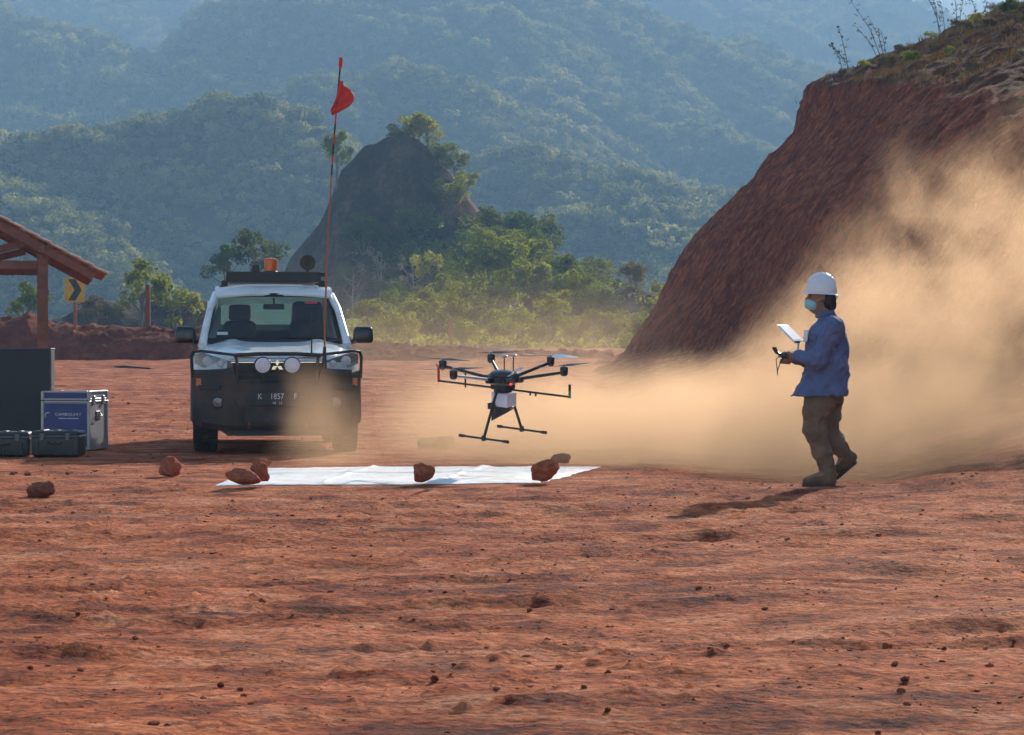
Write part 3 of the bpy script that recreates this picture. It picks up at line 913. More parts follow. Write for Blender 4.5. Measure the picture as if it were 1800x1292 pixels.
M['grass'] = mat_leaf('dry_grass', [(0.05, 0.05, 0.018), (0.12, 0.085, 0.035), (0.20, 0.085, 0.05)], 0.25, 1.6)
cap_grass()
for px, Y, h, leaf, lab in ((1560, 66, 30, 'leaf_dry', 'reddish dry bush on the hill cap'), (1600, 64, 30, 'leaf_a', 'yellow green bush on the hill cap right of the reddish one'), (1520, 68, 16, 'leaf_a', 'small bush near the left lip of the hill cap'),
                            (1690, 66, 34, 'leaf_dry', 'brown bush in the middle of the hill cap'), (1770, 66, 36, 'leaf_a', 'green bush high on the hill cap at the frame edge'), (1670, 60, 22, 'leaf_a', 'little green bush low on the hill cap edge'),
                            (1735, 64, 24, 'leaf_dry', 'dry bush below the green one on the hill cap'), (1635, 70, 16, 'leaf_a', 'tiny bush on the hill skyline'), (1790, 60, 26, 'leaf_dry', 'dry bush on the hill cap touching the right frame edge'),
                            (1480, 69, 13, 'leaf_dry', 'lowest dry tuft at the left lip of the hill cap'), (1580, 69, 18, 'leaf_dry', 'dry tuft on the skyline above the reddish bush'), (1715, 69, 22, 'leaf_a', 'green tuft on the skyline of the hill cap'), (1755, 70, 24, 'leaf_dry', 'dry tuft on the skyline near the top right corner'), (1640, 65, 22, 'leaf_dry', 'dry tuft in the middle of the hill cap slope')):
    X, Z, c = cap_pt(px, Y)
    plant('shrub', leaf, X, Y, Z - 0.03, h * Y / FPX, 1.5, 'hill_bush', lab, 'bush')

# tall dry weed stalks against the sky
def weed(px, Y, stalks, lab):
    X, Z, c = cap_pt(px, Y)
    e = empty('dry_weed', (X, Y, Z - 0.05))
    r = np.random.RandomState(int(px))
    for (dx, h, bend) in stalks:
        s = Y / FPX
        pts = [Vector((dx * s * 0.3, 0, 0)), Vector((dx * s * 0.3 + bend * s * 0.35, 0.02, h * s * 0.5)), Vector((dx * s * 0.3 + bend * s, 0.03, h * s))]
        bm = bmesh.new(); add_tube(bm, pts, [0.012, 0.009, 0.005], 5)
        bm_obj('stalk', bm, M['weed'], e)
        cs = []
        for k in range(9):
            t = 0.35 + 0.65 * k / 8
            p = pts[0].lerp(pts[1], t * 2) if t < 0.5 else pts[1].lerp(pts[2], t * 2 - 1)
            cs.append((p.x + r.normal() * 0.06, p.y + r.normal() * 0.06, p.z + r.normal() * 0.03))
        V, F = leaf_cloud(cs, [0.06] * 9, [7] * 9, 0.045, int(px) + 3, 0.9)
        mesh_obj('seed_head', V, F, M['weed'], e)['kind'] = 'stuff'
    tag(e, lab, 'weed')
M['weed'] = simple('weed_stem', (0.10, 0.075, 0.05), 0.9, var=0.3)
weed(1492, 70.5, [(0, 85, -18), (-30, 60, -22), (20, 48, -30)], 'leftmost dry weed stalks on the hill skyline')
weed(1548, 70.5, [(0, 100, -52), (20, 70, -26), (-20, 58, -40), (32, 50, -10)], 'dry weed leaning left on the hill skyline, second from the left')
weed(1655, 70.5, [(0, 85, -32), (-12, 100, -20), (20, 62, -8)], 'tallest dry weed stalks in the middle of the hill skyline')
weed(1682, 70.5, [(0, 80, -6), (10, 55, 8)], 'upright dry weed right of the tallest stalks on the skyline')
weed(1718, 70.5, [(0, 45, -12), (25, 38, 10)], 'short dry weed nearest the top right corner')
# ------------------------------------------------------------------ shelter, signs, cases, sheet, rocks
M['wood'] = simple('red_wood', (0.20, 0.075, 0.045), 0.8, var=0.3, scale=5, dirt=0.3, bump=0.2)
M['tile'] = simple('clay_tile', (0.36, 0.16, 0.095), 0.85, var=0.35, scale=4, dirt=0.5, dirt_col=(0.55, 0.40, 0.30))
M['yellow'] = simple('sign_yellow', (0.62, 0.33, 0.02), 0.5, var=0.12, dirt=0.2)
M['black'] = simple('black_paint', (0.018, 0.018, 0.020), 0.5, var=0.25, dirt=0.15)
M['rust'] = simple('red_post', (0.22, 0.055, 0.030), 0.8, var=0.3, scale=5)
M['white_sheet'] = simple('white_sheet', (0.90, 0.88, 0.84), 0.7, var=0.03, scale=3, dirt=0.55, dirt_col=(0.66, 0.45, 0.33))
M['panel'] = simple('black_board', (0.028, 0.030, 0.032), 0.75, var=0.2, scale=3, dirt=0.12, dirt_col=(0.10, 0.06, 0.045))
M['case_black'] = simple('black_case_plastic', (0.022, 0.023, 0.024), 0.45, var=0.2, scale=5, dirt=0.25, dirt_col=(0.16, 0.09, 0.06), bump=0.1)
M['alu'] = simple('aluminium', (0.34, 0.34, 0.35), 0.45, metal=0.6, var=0.08, scale=6, dirt=0.12)
M['alu_panel'] = simple('grey_case_panel', (0.30, 0.30, 0.31), 0.5, metal=0.2, var=0.08, scale=6, dirt=0.15)
M['blue_panel'] = simple('blue_print_panel', (0.030, 0.040, 0.17), 0.5, var=0.15, scale=5, dirt=0.08)
M['print_white'] = simple('white_print', (0.62, 0.64, 0.70), 0.6, var=0.05)
M['rock'] = mat_soil('red_rock', (0.19, 0.050, 0.028), (0.38, 0.105, 0.050), (0.50, 0.19, 0.10), 7.0, 0.8, 0.02)
M['rock_dark'] = mat_soil('brown_rock', (0.12, 0.042, 0.028), (0.22, 0.075, 0.045), (0.32, 0.13, 0.08), 7.0, 0.8, 0.02)

def text_obj(name, body, size, mat, parent, loc, rot, extrude=0.0015, align='CENTER', shear=0.0, space=1.0, sx=1.0):
    cu = bpy.data.curves.new(name, 'FONT')
    cu.body = body; cu.size = size; cu.extrude = extrude; cu.align_x = align; cu.align_y = 'CENTER'; cu.shear = shear; cu.space_character = space
    tmp = bpy.data.objects.new(name, cu); COL.objects.link(tmp)
    dg = bpy.context.evaluated_depsgraph_get(); dg.update()
    me = bpy.data.meshes.new_from_object(tmp.evaluated_get(dg))
    bpy.data.objects.remove(tmp)
    me.materials.clear(); me.materials.append(mat)
    o = bpy.data.objects.new(name, me); link(o, parent)
    o.location = loc; o.rotation_euler = rot; o.scale = (sx, 1, 1)
    return o

def build_shelter():
    Y0 = 45.0
    X0 = (75 - 900) * Y0 / FPX
    root = empty('open_shelter', (X0, Y0, 0), math.atan2(-X0, Y0))
    # local x right, y away; front right post at the origin
    s = 0.54; ex = 0.97; ez = 2.48     # eave
    rx = -2.15; rz = ez + (ex - rx) * s
    depth = 4.2
    def bar(name, a, b, w, h, parent=root, mat='wood'):
        a = Vector(a); b = Vector(b); d = b - a
        bm = bmesh.new(); add_box(bm, (0, 0, 0), (w, h, d.length))
        o = bm_obj(name, bm, M[mat], parent, bevel=0.008, segs=1)
        o.location = (a + b) / 2; o.rotation_euler = d.to_track_quat('Z', 'Y').to_euler()
        return o
    def roofz(x): return ez + (ex - x) * s if x >= rx else rz - (rx - x) * s
    for x in (0.0, 2 * rx):
        for y in (0.0, depth - 0.5):
            bar('post', (x, y, -0.1), (x, y, roofz(x) - 0.16), 0.19, 0.19)
    for y in (0.0, depth - 0.5):
        bar('tie_beam', (2 * rx - 0.3, y + 0.02, 2.60), (0.06, y + 0.02, 2.60), 0.13, 0.15)
        bar('king_post', (rx, y, 2.66), (rx, y, rz - 0.18), 0.13, 0.13)
        bar('strut', (-1.55, y + 0.03, 2.68), (-0.32, y + 0.03, roofz(-0.32) - 0.2), 0.10, 0.13)
        bar('strut', (2 * rx + 1.55, y + 0.03, 2.68), (2 * rx + 0.32, y + 0.03, roofz(2 * rx + 0.32) - 0.2), 0.10, 0.13)
    for y in (-0.22, 1.2, 2.5, depth - 0.28):
        bar('rafter', (ex - 0.08, y, roofz(ex - 0.08) - 0.12), (rx, y, rz - 0.12), 0.09, 0.15)
        bar('rafter', (2 * rx - ex + 0.08, y, roofz(ex - 0.08) - 0.12), (rx, y, rz - 0.12), 0.09, 0.15)
    for x in (-0.02, 2 * rx + 0.02):
        bar('wall_plate', (x, -0.3, roofz(0) - 0.13), (x, depth, roofz(0) - 0.13), 0.12, 0.14)
    # roof: battens and overlapping tiles
    roof = bmesh.new()
    L = math.hypot(ex - rx, (ex - rx) * s)
    for i in range(9):
        t = (i + 0.5) / 9; x = ex + (rx - ex) * t
        add_box(roof, (x, depth / 2 - 0.2, roofz(x) - 0.03), (0.05, depth + 0.3, 0.03))
        add_box(roof, (2 * rx - x, depth / 2 - 0.2, roofz(x) - 0.03), (0.05, depth + 0.3, 0.03))
    ro = bm_obj('roof', roof, M['wood'], root)
    # one pan tile, 0.34 long down the slope (x), 0.24 wide (y)
    bm = bmesh.new()
    prof = [(-0.12, 0.0), (-0.09, 0.022), (-0.04, 0.034), (0.01, 0.022), (0.05, 0.004), (0.09, 0.0), (0.12, 0.012)]
    V = {}
    for j, x in enumerate((-0.17, 0.17)):
        for k, (y, z) in enumerate(prof):
            for l, off in enumerate((0.0, -0.014)):
                V[j, k, l] = bm.verts.new((x, y, z + off))
    for k in range(len(prof) - 1):
        bm.faces.new((V[0, k, 0], V[1, k, 0], V[1, k + 1, 0], V[0, k + 1, 0]))
        bm.faces.new((V[0, k, 1], V[0, k + 1, 1], V[1, k + 1, 1], V[1, k, 1]))
        bm.faces.new((V[1, k, 0], V[1, k, 1], V[1, k + 1, 1], V[1, k + 1, 0]))
        bm.faces.new((V[0, k, 1], V[0, k, 0], V[0, k + 1, 0], V[0, k + 1, 1]))
    bm.faces.new((V[0, 0, 0], V[0, 0, 1], V[1, 0, 1], V[1, 0, 0])); e = len(prof) - 1
    bm.faces.new((V[0, e, 1], V[0, e, 0], V[1, e, 0], V[1, e, 1]))
    tm = bpy.data.meshes.new('roof_tile'); bmesh.ops.recalc_face_normals(bm, faces=bm.faces); bm.to_mesh(tm); bm.free(); tm.materials.append(M['tile'])
    ang = math.atan(s)
    nr = int(L / 0.27); ncol = int((depth + 0.3) / 0.225)
    r = np.random.RandomState(4)
    for i in range(nr):
        t = (i + 0.25) / nr
        x = ex + 0.05 + (rx - ex) * t
        for j in range(ncol):
            o = link(bpy.data.objects.new('roof_tile', tm), ro)
            o.location = (x, -0.30 + 0.225 * (j + 0.5) + r.normal() * 0.006, roofz(x) + 0.035 + r.normal() * 0.004)
            o.rotation_euler = (r.normal() * 0.015, ang - 0.09 + r.normal() * 0.02, r.normal() * 0.012)
    # left slope is out of the picture: one sheet of the same tiles
    bm = bmesh.new()
    for i in range(nr):
        t = (i + 0.25) / nr; x = 2 * rx - (ex + 0.05 + (rx - ex) * t)
        add_box(bm, (x, depth / 2 - 0.15, roofz(x) + 0.03), (0.34, depth + 0.3, 0.02), Euler((0, -ang + 0.09, 0)))
    o = bm_obj('roof_tiles', bm, M['tile'], ro); o['kind'] = 'stuff'
    bm = bmesh.new()
    for j in range(13): add_tube(bm, [(rx, -0.32 + j * 0.36, rz + 0.05), (rx, 0.06 + j * 0.36, rz + 0.065)], 0.09, 8)
    o = bm_obj('ridge_tiles', bm, M['tile'], ro); o['kind'] = 'stuff'
    tag(root, 'open timber shelter with red tiled roof at the left edge', 'shelter')
build_shelter()

def build_sign():
    Y = 79.0
    p = PX(132, 572, Y)
    zb = ground_low(np.array([p.x]), np.array([Y]))[0][0]
    root = empty('chevron_sign', (p.x, Y, zb - 0.1))
    h = PX(132, 488, Y).z - zb + 0.1
    bm = bmesh.new(); add_tube(bm, [(0, 0, 0), (0, 0, h - 0.02)], 0.05, 10); bm_obj('post', bm, M['sign_post'], root)
    w = 0.62; hh = 0.76; zc = h - hh / 2
    bm = bmesh.new(); add_box(bm, (0, -0.07, zc), (w, 0.02, hh)); pa = bm_obj('panel', bm, M['yellow'], root, bevel=0.006, segs=1)
    # black chevron pointing right, standing 3 mm proud
    P = [(-0.20, 0.33), (0.03, 0.33), (0.22, 0.0), (0.03, -0.33), (-0.20, -0.33), (0.0, 0.0)]
    bm = bmesh.new(); a = [bm.verts.new((x, -0.083, zc + z)) for x, z in P]; b = [bm.verts.new((x, -0.0795, zc + z)) for x, z in P]
    bm.faces.new(a); bm.faces.new(list(reversed(b)))
    for i in range(6): bm.faces.new((a[i], b[i], b[(i + 1) % 6], a[(i + 1) % 6]))
    bmesh.ops.recalc_face_normals(bm, faces=bm.faces)
    bm_obj('chevron', bm, M['black'], pa)
    tag(root, 'yellow road sign with a black chevron pointing right behind the berm', 'sign')
M['sign_post'] = simple('orange_post', (0.36, 0.11, 0.035), 0.7, var=0.2)
build_sign()

def build_post(px, pyt, pyb, Y, w, name, label, mat):
    a = PX(px, pyb, Y); b = PX(px, pyt, Y)
    root = empty(name, (a.x, a.y, a.z - 0.6))
    H = b.z - a.z + 0.6
    bm = bmesh.new(); add_box(bm, (0, 0, H / 2), (w, w * 0.8, H), taper=(0.9, 0.9)); bm_obj('shaft', bm, M[mat], root, bevel=0.01, segs=1)
    bm = bmesh.new(); add_lathe(bm, [(0, H), (w * 0.42, H), (w * 0.42, H + w * 0.25), (0, H + w * 0.55)], 8); bm_obj('cap', bm, M[mat], root)
    tag(root, label, 'post')
build_post(260, 503, 574, 79.5, 0.15, 'marker_post', 'dark red post standing on the berm left of the pickup', 'rust')
build_post(793, 562, 612, 94.0, 0.14, 'marker_post', 'thin orange post standing in the drifting dust', 'sign_post')

# ---- cases
def build_board():
    Y = 29.6
    xr = (88 - 900) * Y / FPX; w = 1.15
    root = empty('upright_board', (xr - w / 2, Y, 0), math.radians(2))
    bm = bmesh.new(); add_box(bm, (0, 0.18, 0.58), (w, 0.34, 1.09)); bm_obj('body', bm, M['panel'], root, bevel=0.012)
    for x in (-w / 2, w / 2):
        bm = bmesh.new(); add_box(bm, (x, 0.01, 0.575), (0.022, 0.022, 1.07)); bm_obj('edge_strip', bm, M['dark_metal'], root, bevel=0.003, segs=1)
    bm = bmesh.new(); add_box(bm, (0, 0.18, 1.128), (w + 0.012, 0.352, 0.016)); bm_obj('top_strip', bm, M['dark_metal'], root, bevel=0.003, segs=1)
    for x in (-0.45, 0.45):
        bm = bmesh.new(); add_box(bm, (x, 0.18, 0.018), (0.09, 0.30, 0.036)); bm_obj('foot', bm, M['case_black'], root, bevel=0.006, segs=1)
    tag(root, 'tall dark grey board at the left frame edge behind the cases', 'board')
M['dark_metal'] = simple('dark_metal', (0.07, 0.07, 0.075), 0.5, metal=0.5, var=0.2, dirt=0.25, dirt_col=(0.2, 0.11, 0.07))
build_board()

def build_alu_case():
    Y = 28.5
    root = empty('equipment_case', ((131 - 900) * Y / FPX, Y + 0.02, 0), math.radians(-9.5))
    W, D, H = 0.53, 0.60, 0.655
    def rim(name, c, s, par): 
        bm = bmesh.new(); add_box(bm, c, s); return bm_obj(name, bm, M['alu'], par, bevel=0.004, segs=1)
    bm = bmesh.new(); add_box(bm, (0, 0, 0.285), (W, D, 0.53)); body = bm_obj('body', bm, M['alu_panel'], root, bevel=0.006)
    bm = bmesh.new(); add_box(bm, (0, 0, 0.612), (W, D, 0.092)); lid = bm_obj('lid', bm, M['alu_panel'], root, bevel=0.006)
    bm = bmesh.new(); add_box(bm, (0, 0, 0.558), (W - 0.02, D - 0.02, 0.018)); bm_obj('seal', bm, M['black'], root)
    # printed blue panels, proud of the case
    bm = bmesh.new(); add_box(bm, (0, -D / 2 - 0.004, 0.29), (W - 0.045, 0.008, 0.470)); bp = bm_obj('print_panel', bm, M['blue_panel'], body)
    bm = bmesh.new(); add_box(bm, (0, -D / 2 - 0.004, 0.612), (W - 0.045, 0.008, 0.066)); bm_obj('print_panel', bm, M['blue_panel'], lid)
    for x in (-W / 2, W / 2):
        for y in (-D / 2, D / 2):
            rim('corner_strip', (x, y, 0.285), (0.034, 0.034, 0.535), body); rim('corner_strip', (x, y, 0.612), (0.034, 0.034, 0.098), lid)
    for z, par in ((0.022, body), (0.545, body), (0.572, lid), (0.655, lid)):
        rim('edge_strip', (0, -D / 2, z), (W - 0.03, 0.024, 0.022), par); rim('edge_strip', (W / 2, 0, z), (0.024, D - 0.03, 0.022), par)
    for y in (-0.16, 0.16):   # latches on the right side
        bm = bmesh.new(); add_box(bm, (W / 2 + 0.012, y, 0.56), (0.022, 0.05, 0.10)); bm_obj('latch', bm, M['alu'], root, bevel=0.005, segs=1)
    bm = bmesh.new(); add_box(bm, (W / 2 + 0.004, 0.0, 0.39), (0.010, 0.14, 0.10)); h = bm_obj('handle', bm, M['black'], body, bevel=0.006, segs=1)
    bm = bmesh.new(); add_tube(bm, [(W / 2 + 0.012, -0.05, 0.41), (W / 2 + 0.04, -0.04, 0.385), (W / 2 + 0.04, 0.04, 0.385), (W / 2 + 0.012, 0.05, 0.41)], 0.008, 6)
    bm_obj('handle_grip', bm, M['alu'], body)
    for x in (-W / 2 + 0.03, W / 2 - 0.03):
        for y in (-D / 2 + 0.03, D / 2 - 0.03):
            bm = bmesh.new(); add_lathe(bm, [(0, 0), (0.03, 0), (0.026, 0.024), (0, 0.024)], 10, centre=(x, y, -0.003)); bm_obj('foot', bm, M['black'], root)
    # mark and lettering on the blue panel
    f = -D / 2 - 0.0095
    text_obj('lettering', 'CAMBOLEAT', 0.046, M['print_white'], body, (0.03, f, 0.405), (math.pi / 2, 0, 0), 0.001, space=1.18)
    bm = bmesh.new(); pts = [(-0.20 + 0.035 * math.cos(a), f, 0.39 + 0.035 * math.sin(a)) for a in np.linspace(1.0, 3.9, 9)]
    add_tube(bm, pts, [0.002, 0.004, 0.005, 0.006, 0.006, 0.005, 0.004, 0.003, 0.002], 5); bm_obj('logo_mark', bm, M['print_white'], body)
    for x, w in ((-0.035, 0.09), (0.085, 0.13)):
        bm = bmesh.new(); add_box(bm, (x, f, 0.362), (w, 0.002, 0.008)); bm_obj('print_line', bm, M['print_white'], body)
    bm = bmesh.new(); add_box(bm, (-0.10, f, 0.105), (0.16, 0.002, 0.010)); bm_obj('print_line', bm, M['print_white'], body)
    tag(root, 'silver edged equipment case with dark blue printed front beside the board', 'case')
build_alu_case()

def hard_case(px, w, h, d, Y, rz, label):
    root = empty('hard_case', ((px - 900) * Y / FPX, Y, 0.0), rz)
    split = h * 0.80
    bm = bmesh.new(); add_box(bm, (0, 0, split / 2 + 0.006), (w, d, split - 0.008), taper=(1.03, 1.03)); base = bm_obj('base', bm, M['case_black'], root, bevel=0.03, segs=3, smooth=True)
    bm = bmesh.new(); add_box(bm, (0, 0, (h + split) / 2 + 0.002), (w * 1.03, d * 1.03, h - split), taper=(0.96, 0.95)); lid = bm_obj('lid', bm, M['case_black'], root, bevel=0.022, segs=3, smooth=True)
    bm = bmesh.new(); add_box(bm, (0, 0, split), (w * 1.045, d * 1.05, 0.018)); bm_obj('seam_rim', bm, M['case_rim'], root, bevel=0.005, segs=1)
    for s in (-1, 1):
        bm = bmesh.new(); add_box(bm, (s * w * 0.27, -d * 0.53, split - 0.005), (0.05, 0.022, 0.075)); bm_obj('latch', bm, M['case_rim'], root, bevel=0.006, segs=1)
        for t in (-0.36, 0.0, 0.36) if s > 0 else ():
            bm = bmesh.new(); add_box(bm, (t * w, -d * 0.505, split * 0.42), (0.022, 0.02, split * 0.66)); bm_obj('rib', bm, M['case_black'], base, bevel=0.006, segs=1)
    bm = bmesh.new(); add_tube(bm, [(-0.07, -d * 0.51, split - 0.06), (-0.06, -d * 0.56, split - 0.075), (0.06, -d * 0.56, split - 0.075), (0.07, -d * 0.51, split - 0.06)], 0.011, 8); bm_obj('handle', bm, M['case_black'], root)
    for s in (-0.3, 0.0, 0.3):
        bm = bmesh.new(); add_box(bm, (s * w, 0, h + 0.004), (0.05, d * 0.72, 0.012)); bm_obj('lid_rib', bm, M['case_black'], lid, bevel=0.004, segs=1)
    tag(root, label, 'case')
M['case_rim'] = simple('case_rim_plastic', (0.10, 0.10, 0.10), 0.28, var=0.1, dirt=0.1)
hard_case(103, 0.50, 0.275, 0.34, 26.75, math.radians(-3), 'black hard plastic case lying in front of the blue fronted case')
hard_case(10, 0.52, 0.26, 0.34, 26.85, math.radians(4), 'black hard plastic case cut by the left frame edge before the board')

# ---- white sheet
SHEET = [(-2.46, 21.05), (0.22, 21.30), (0.84, 24.25), (-2.30, 24.0)]
def sheet_z(x, y):
    x = np.asarray(x, float); y = np.asarray(y, float)
    return ground_low(x, y)[0] + 0.026 + 0.010 * fbm(x * 1.5, y * 1.5, 4, 88) + 0.014 * np.clip(pn(x * 0.6 + y * 2.6, y * 0.4, 91), 0, 1)
def build_sheet():
    n, m = 150, 120
    u, v = np.meshgrid(np.linspace(0, 1, n), np.linspace(0, 1, m), indexing='xy')
    (ax, ay), (bx, by), (cx, cy), (dx, dy) = SHEET
    x = (1 - u) * (1 - v) * ax + u * (1 - v) * bx + u * v * cx + (1 - u) * v * dx
    y = (1 - u) * (1 - v) * ay + u * (1 - v) * by + u * v * cy + (1 - u) * v * dy
    edge = np.minimum(np.minimum(u, 1 - u) * 2.8, np.minimum(v, 1 - v) * 2.8)
    x = x + 0.03 * pn(v * 9, u * 9, 5) * (edge < 0.2); y = y + 0.035 * pn(u * 13, v * 4, 6) + 0.03 * pn(u * 41, v * 3, 7) * (edge < 0.25)
    z = sheet_z(x, y) + 0.010 * np.exp(-edge * 14) * pn(u * 22, v * 22, 12)
    for q, c in ((u, 0.33), (u, 0.67), (v, 0.5)):
        z = z + 0.020 * np.exp(-np.abs(q - c - 0.006 * pn(u * 6, v * 6, 3)) / 0.010)
    w = np.exp(-edge * 9)
    z = np.maximum(z * (1 - w) + (ground_detail(x, y) + 0.006) * w, ground_detail(x, y) + 0.005)
    me = np.stack([x, y, z], -1).reshape(-1, 3)
    i = np.arange(n * m).reshape(m, n)
    F = np.stack([i[:-1, :-1], i[:-1, 1:], i[1:, 1:], i[1:, :-1]], -1).reshape(-1, 4)
    o = mesh_obj('ground_sheet', me, F, M['white_sheet'], smooth=True)
    md = o.modifiers.new('thickness', 'SOLIDIFY'); md.thickness = 0.004; md.offset = -1
    tag(o, 'bright white sheet weighted with rocks as the landing pad', 'sheet')
build_sheet()

# ---- rocks
def rock_mesh(seed, sub=3, rough=0.28):
    bm = bmesh.new(); bmesh.ops.create_icosphere(bm, subdivisions=sub, radius=0.5)
    r = np.random.RandomState(seed)
    pl = [(Vector(r.normal(size=3)).normalized(), r.uniform(0.26, 0.42)) for _ in range(9)]
    for v in bm.verts:
        d = v.co.normalized(); rad = 0.5
        for n, h in pl:
            c = d.dot(n)
            if c > 0.05: rad = min(rad, h / c)
        k = float(pn(d.x * 3 + seed, d.y * 3 + d.z * 2.1, seed)) * 0.5 + float(pn(d.x * 8 + seed, d.y * 8 - d.z * 6, seed + 2)) * 0.22
        v.co = d * rad * (1 + rough * k)
    me = bpy.data.meshes.new('rock'); bm.to_mesh(me); bm.free()
    me.polygons.foreach_set('use_smooth', np.ones(len(me.polygons), dtype=bool))
    try: me.set_sharp_from_angle(angle=math.radians(28))
    except Exception: pass
    return me

def rock(px, py, wpx, hpx, seed, label, mat='rock', name='rock', rot=0.0, dep=1.0, z=None, tilt=0.0, cat='rock'):
    Y = FPX * CAMZ / (py - HORIZ)
    x = (px - 900) * Y / FPX; s = Y / FPX
    me = rock_mesh(seed); me.materials.append(M[mat])
    co = np.empty(len(me.vertices) * 3); me.vertices.foreach_get('co', co); co = co.reshape(-1, 3)
    ext = co.max(0) - co.min(0)
    w = wpx * s; h = hpx * s
    o = bpy.data.objects.new(name, me); link(o)
    sc = (w / ext[0], w * dep / ext[1], h * 1.12 / ext[2])
    o.scale = sc; o.rotation_euler = (0, tilt, rot)
    zz = gz(x, Y) if z is None else z
    o.location = (x, Y, zz + h * 0.44)
    return tag(o, label, cat)

rock(297, 839, 40, 34, 2, 'round red boulder on the bare ground between cases and pickup')
rock(70, 869, 50, 30, 3, 'low brown rock on bare ground below the black cases', 'rock_dark')
for a in ((430, 858, 66, 26, 4, 'long flat rock on the front left corner of the white sheet', 'rock', 'rock', 0.1, 0.7, 0.045, 0.05),
          (458, 856, 34, 32, 14, 'upright red rock at the right end of the long flat rock', 'rock', 'rock', 0.4, 0.9, 0.045),
          (462, 833, 34, 19, 5, 'small rock behind the long rock on the back left of the sheet', 'rock', 'rock', 0.7, 0.9, 0.045),
          (742, 853, 40, 31, 6, 'red angular rock on the middle of the sheet front edge', 'rock', 'rock', 0.2, 0.8, 0.045, -0.2),
          (958, 852, 54, 33, 7, 'orange wedge shaped rock on the front right corner of the sheet', 'rock', 'rock', 0.0, 0.8, 0.045, -0.35),
          (989, 823, 36, 17, 8, 'dark block of rock on the back right corner of the sheet', 'rock_dark', 'rock', 0.1, 0.8, 0.045)):
    rock(*a)
rock(757, 786, 46, 18, 9, 'flat dusty rock under the drone, left of a bigger one', 'rock_dark')
rock(784, 787, 36, 25, 10, 'dusty hump of rock behind the drone landing skid', 'rock_dark')

stones = [(460, 1060, 19, 15), (137, 1090, 14, 10), (238, 1131, 18, 12), (52, 1172, 15, 12), (140, 1172, 18, 10), (388, 1206, 20, 17), (422, 1212, 20, 9), (763, 1188, 24, 18), (872, 1227, 26, 11), (268, 1286, 34, 13),
          (1557, 1135, 20, 18), (1660, 1142, 15, 11), (1573, 1175, 19, 15), (1592, 1197, 22, 16), (1583, 1226, 26, 14), (1068, 1259, 18, 14), (1545, 1287, 18, 14), (1228, 1048, 16, 11), (1081, 1112, 18, 12), (1783, 1128, 12, 10),
          (1027, 1218, 18, 11), (1345, 1075, 18, 8), (22, 832, 14, 9), (48, 835, 18, 9), (120, 836, 14, 8), (930, 1075, 16, 9)]
for k, (px, py, w, h) in enumerate(stones):
    rock(px, py, w * 0.72, h * 0.66, 20 + k, 'small red brown stone lying loose on the bare ground', 'ground' if k % 2 else 'rock', 'stone', k * 0.7, 0.9, cat='stone')['group'] = 'loose stones on the bare ground'
o = rock(232, 688, 74, 8, 31, 'dark stick lying on the ground before the berm', 'black', 'stick', 0.1, 0.15, z=None, cat='stick')
Y = 66.0; o.location = ((228 - 900) * Y / FPX, Y, gz((228 - 900) * Y / FPX, Y) + 0.03); o.scale = (1.15, 0.12, 0.10); o.rotation_euler = (0.3, 0.05, -0.2)

# loose grit over the yard: far too many to count
def grit():
    r = np.random.RandomState(44)
    n = 15000
    y = 6.4 * np.exp(r.rand(n) ** 0.85 * math.log(50 / 6.4))
    x = r.uniform(-1, 1, n) * (1.5 + 0.23 * y)
    keep = ~((x > -2.7) & (x < 1.0) & (y > 20.8) & (y < 24.5))
    cl = pn(x * 0.7, y * 0.9, 14) + 0.35 * r.normal(size=n)
    keep &= cl > -0.15
    x, y = x[keep], y[keep]; n = len(x)
    z = ground_detail(x, y)
    s = np.clip(0.0042 * np.exp(r.normal(size=n) * 0.5), 0.002, 0.014) * (0.6 + y / 30)
    t = (1 + 5 ** 0.5) / 2
    B = np.array([(-1, t, 0), (1, t, 0), (-1, -t, 0), (1, -t, 0), (0, -1, t), (0, 1, t), (0, -1, -t), (0, 1, -t), (t, 0, -1), (t, 0, 1), (-t, 0, -1), (-t, 0, 1)]) / math.hypot(1, t)
    Fb = np.array([(0, 11, 5), (0, 5, 1), (0, 1, 7), (0, 7, 10), (0, 10, 11), (1, 5, 9), (5, 11, 4), (11, 10, 2), (10, 7, 6), (7, 1, 8), (3, 9, 4), (3, 4, 2), (3, 2, 6), (3, 6, 8), (3, 8, 9), (4, 9, 5), (2, 4, 11), (6, 2, 10), (8, 6, 7), (9, 8, 1)])
    jit = 1 + 0.3 * r.normal(size=(n, 12, 1)).clip(-1.5, 1.5)
    V = B[None] * jit * s[:, None, None] * np.array([1.3, 1.1, 0.7]) + np.stack([x, y, z + s * 0.10], -1)[:, None, :]
    F = (Fb[None] + (np.arange(n) * 12)[:, None, None]).reshape(-1, 3)
    o = mesh_obj('grit', V.reshape(-1, 3), F, M['ground'])
    tag(o, 'loose grit and pebbles scattered over the red ground', 'gravel', kind='stuff')
grit()
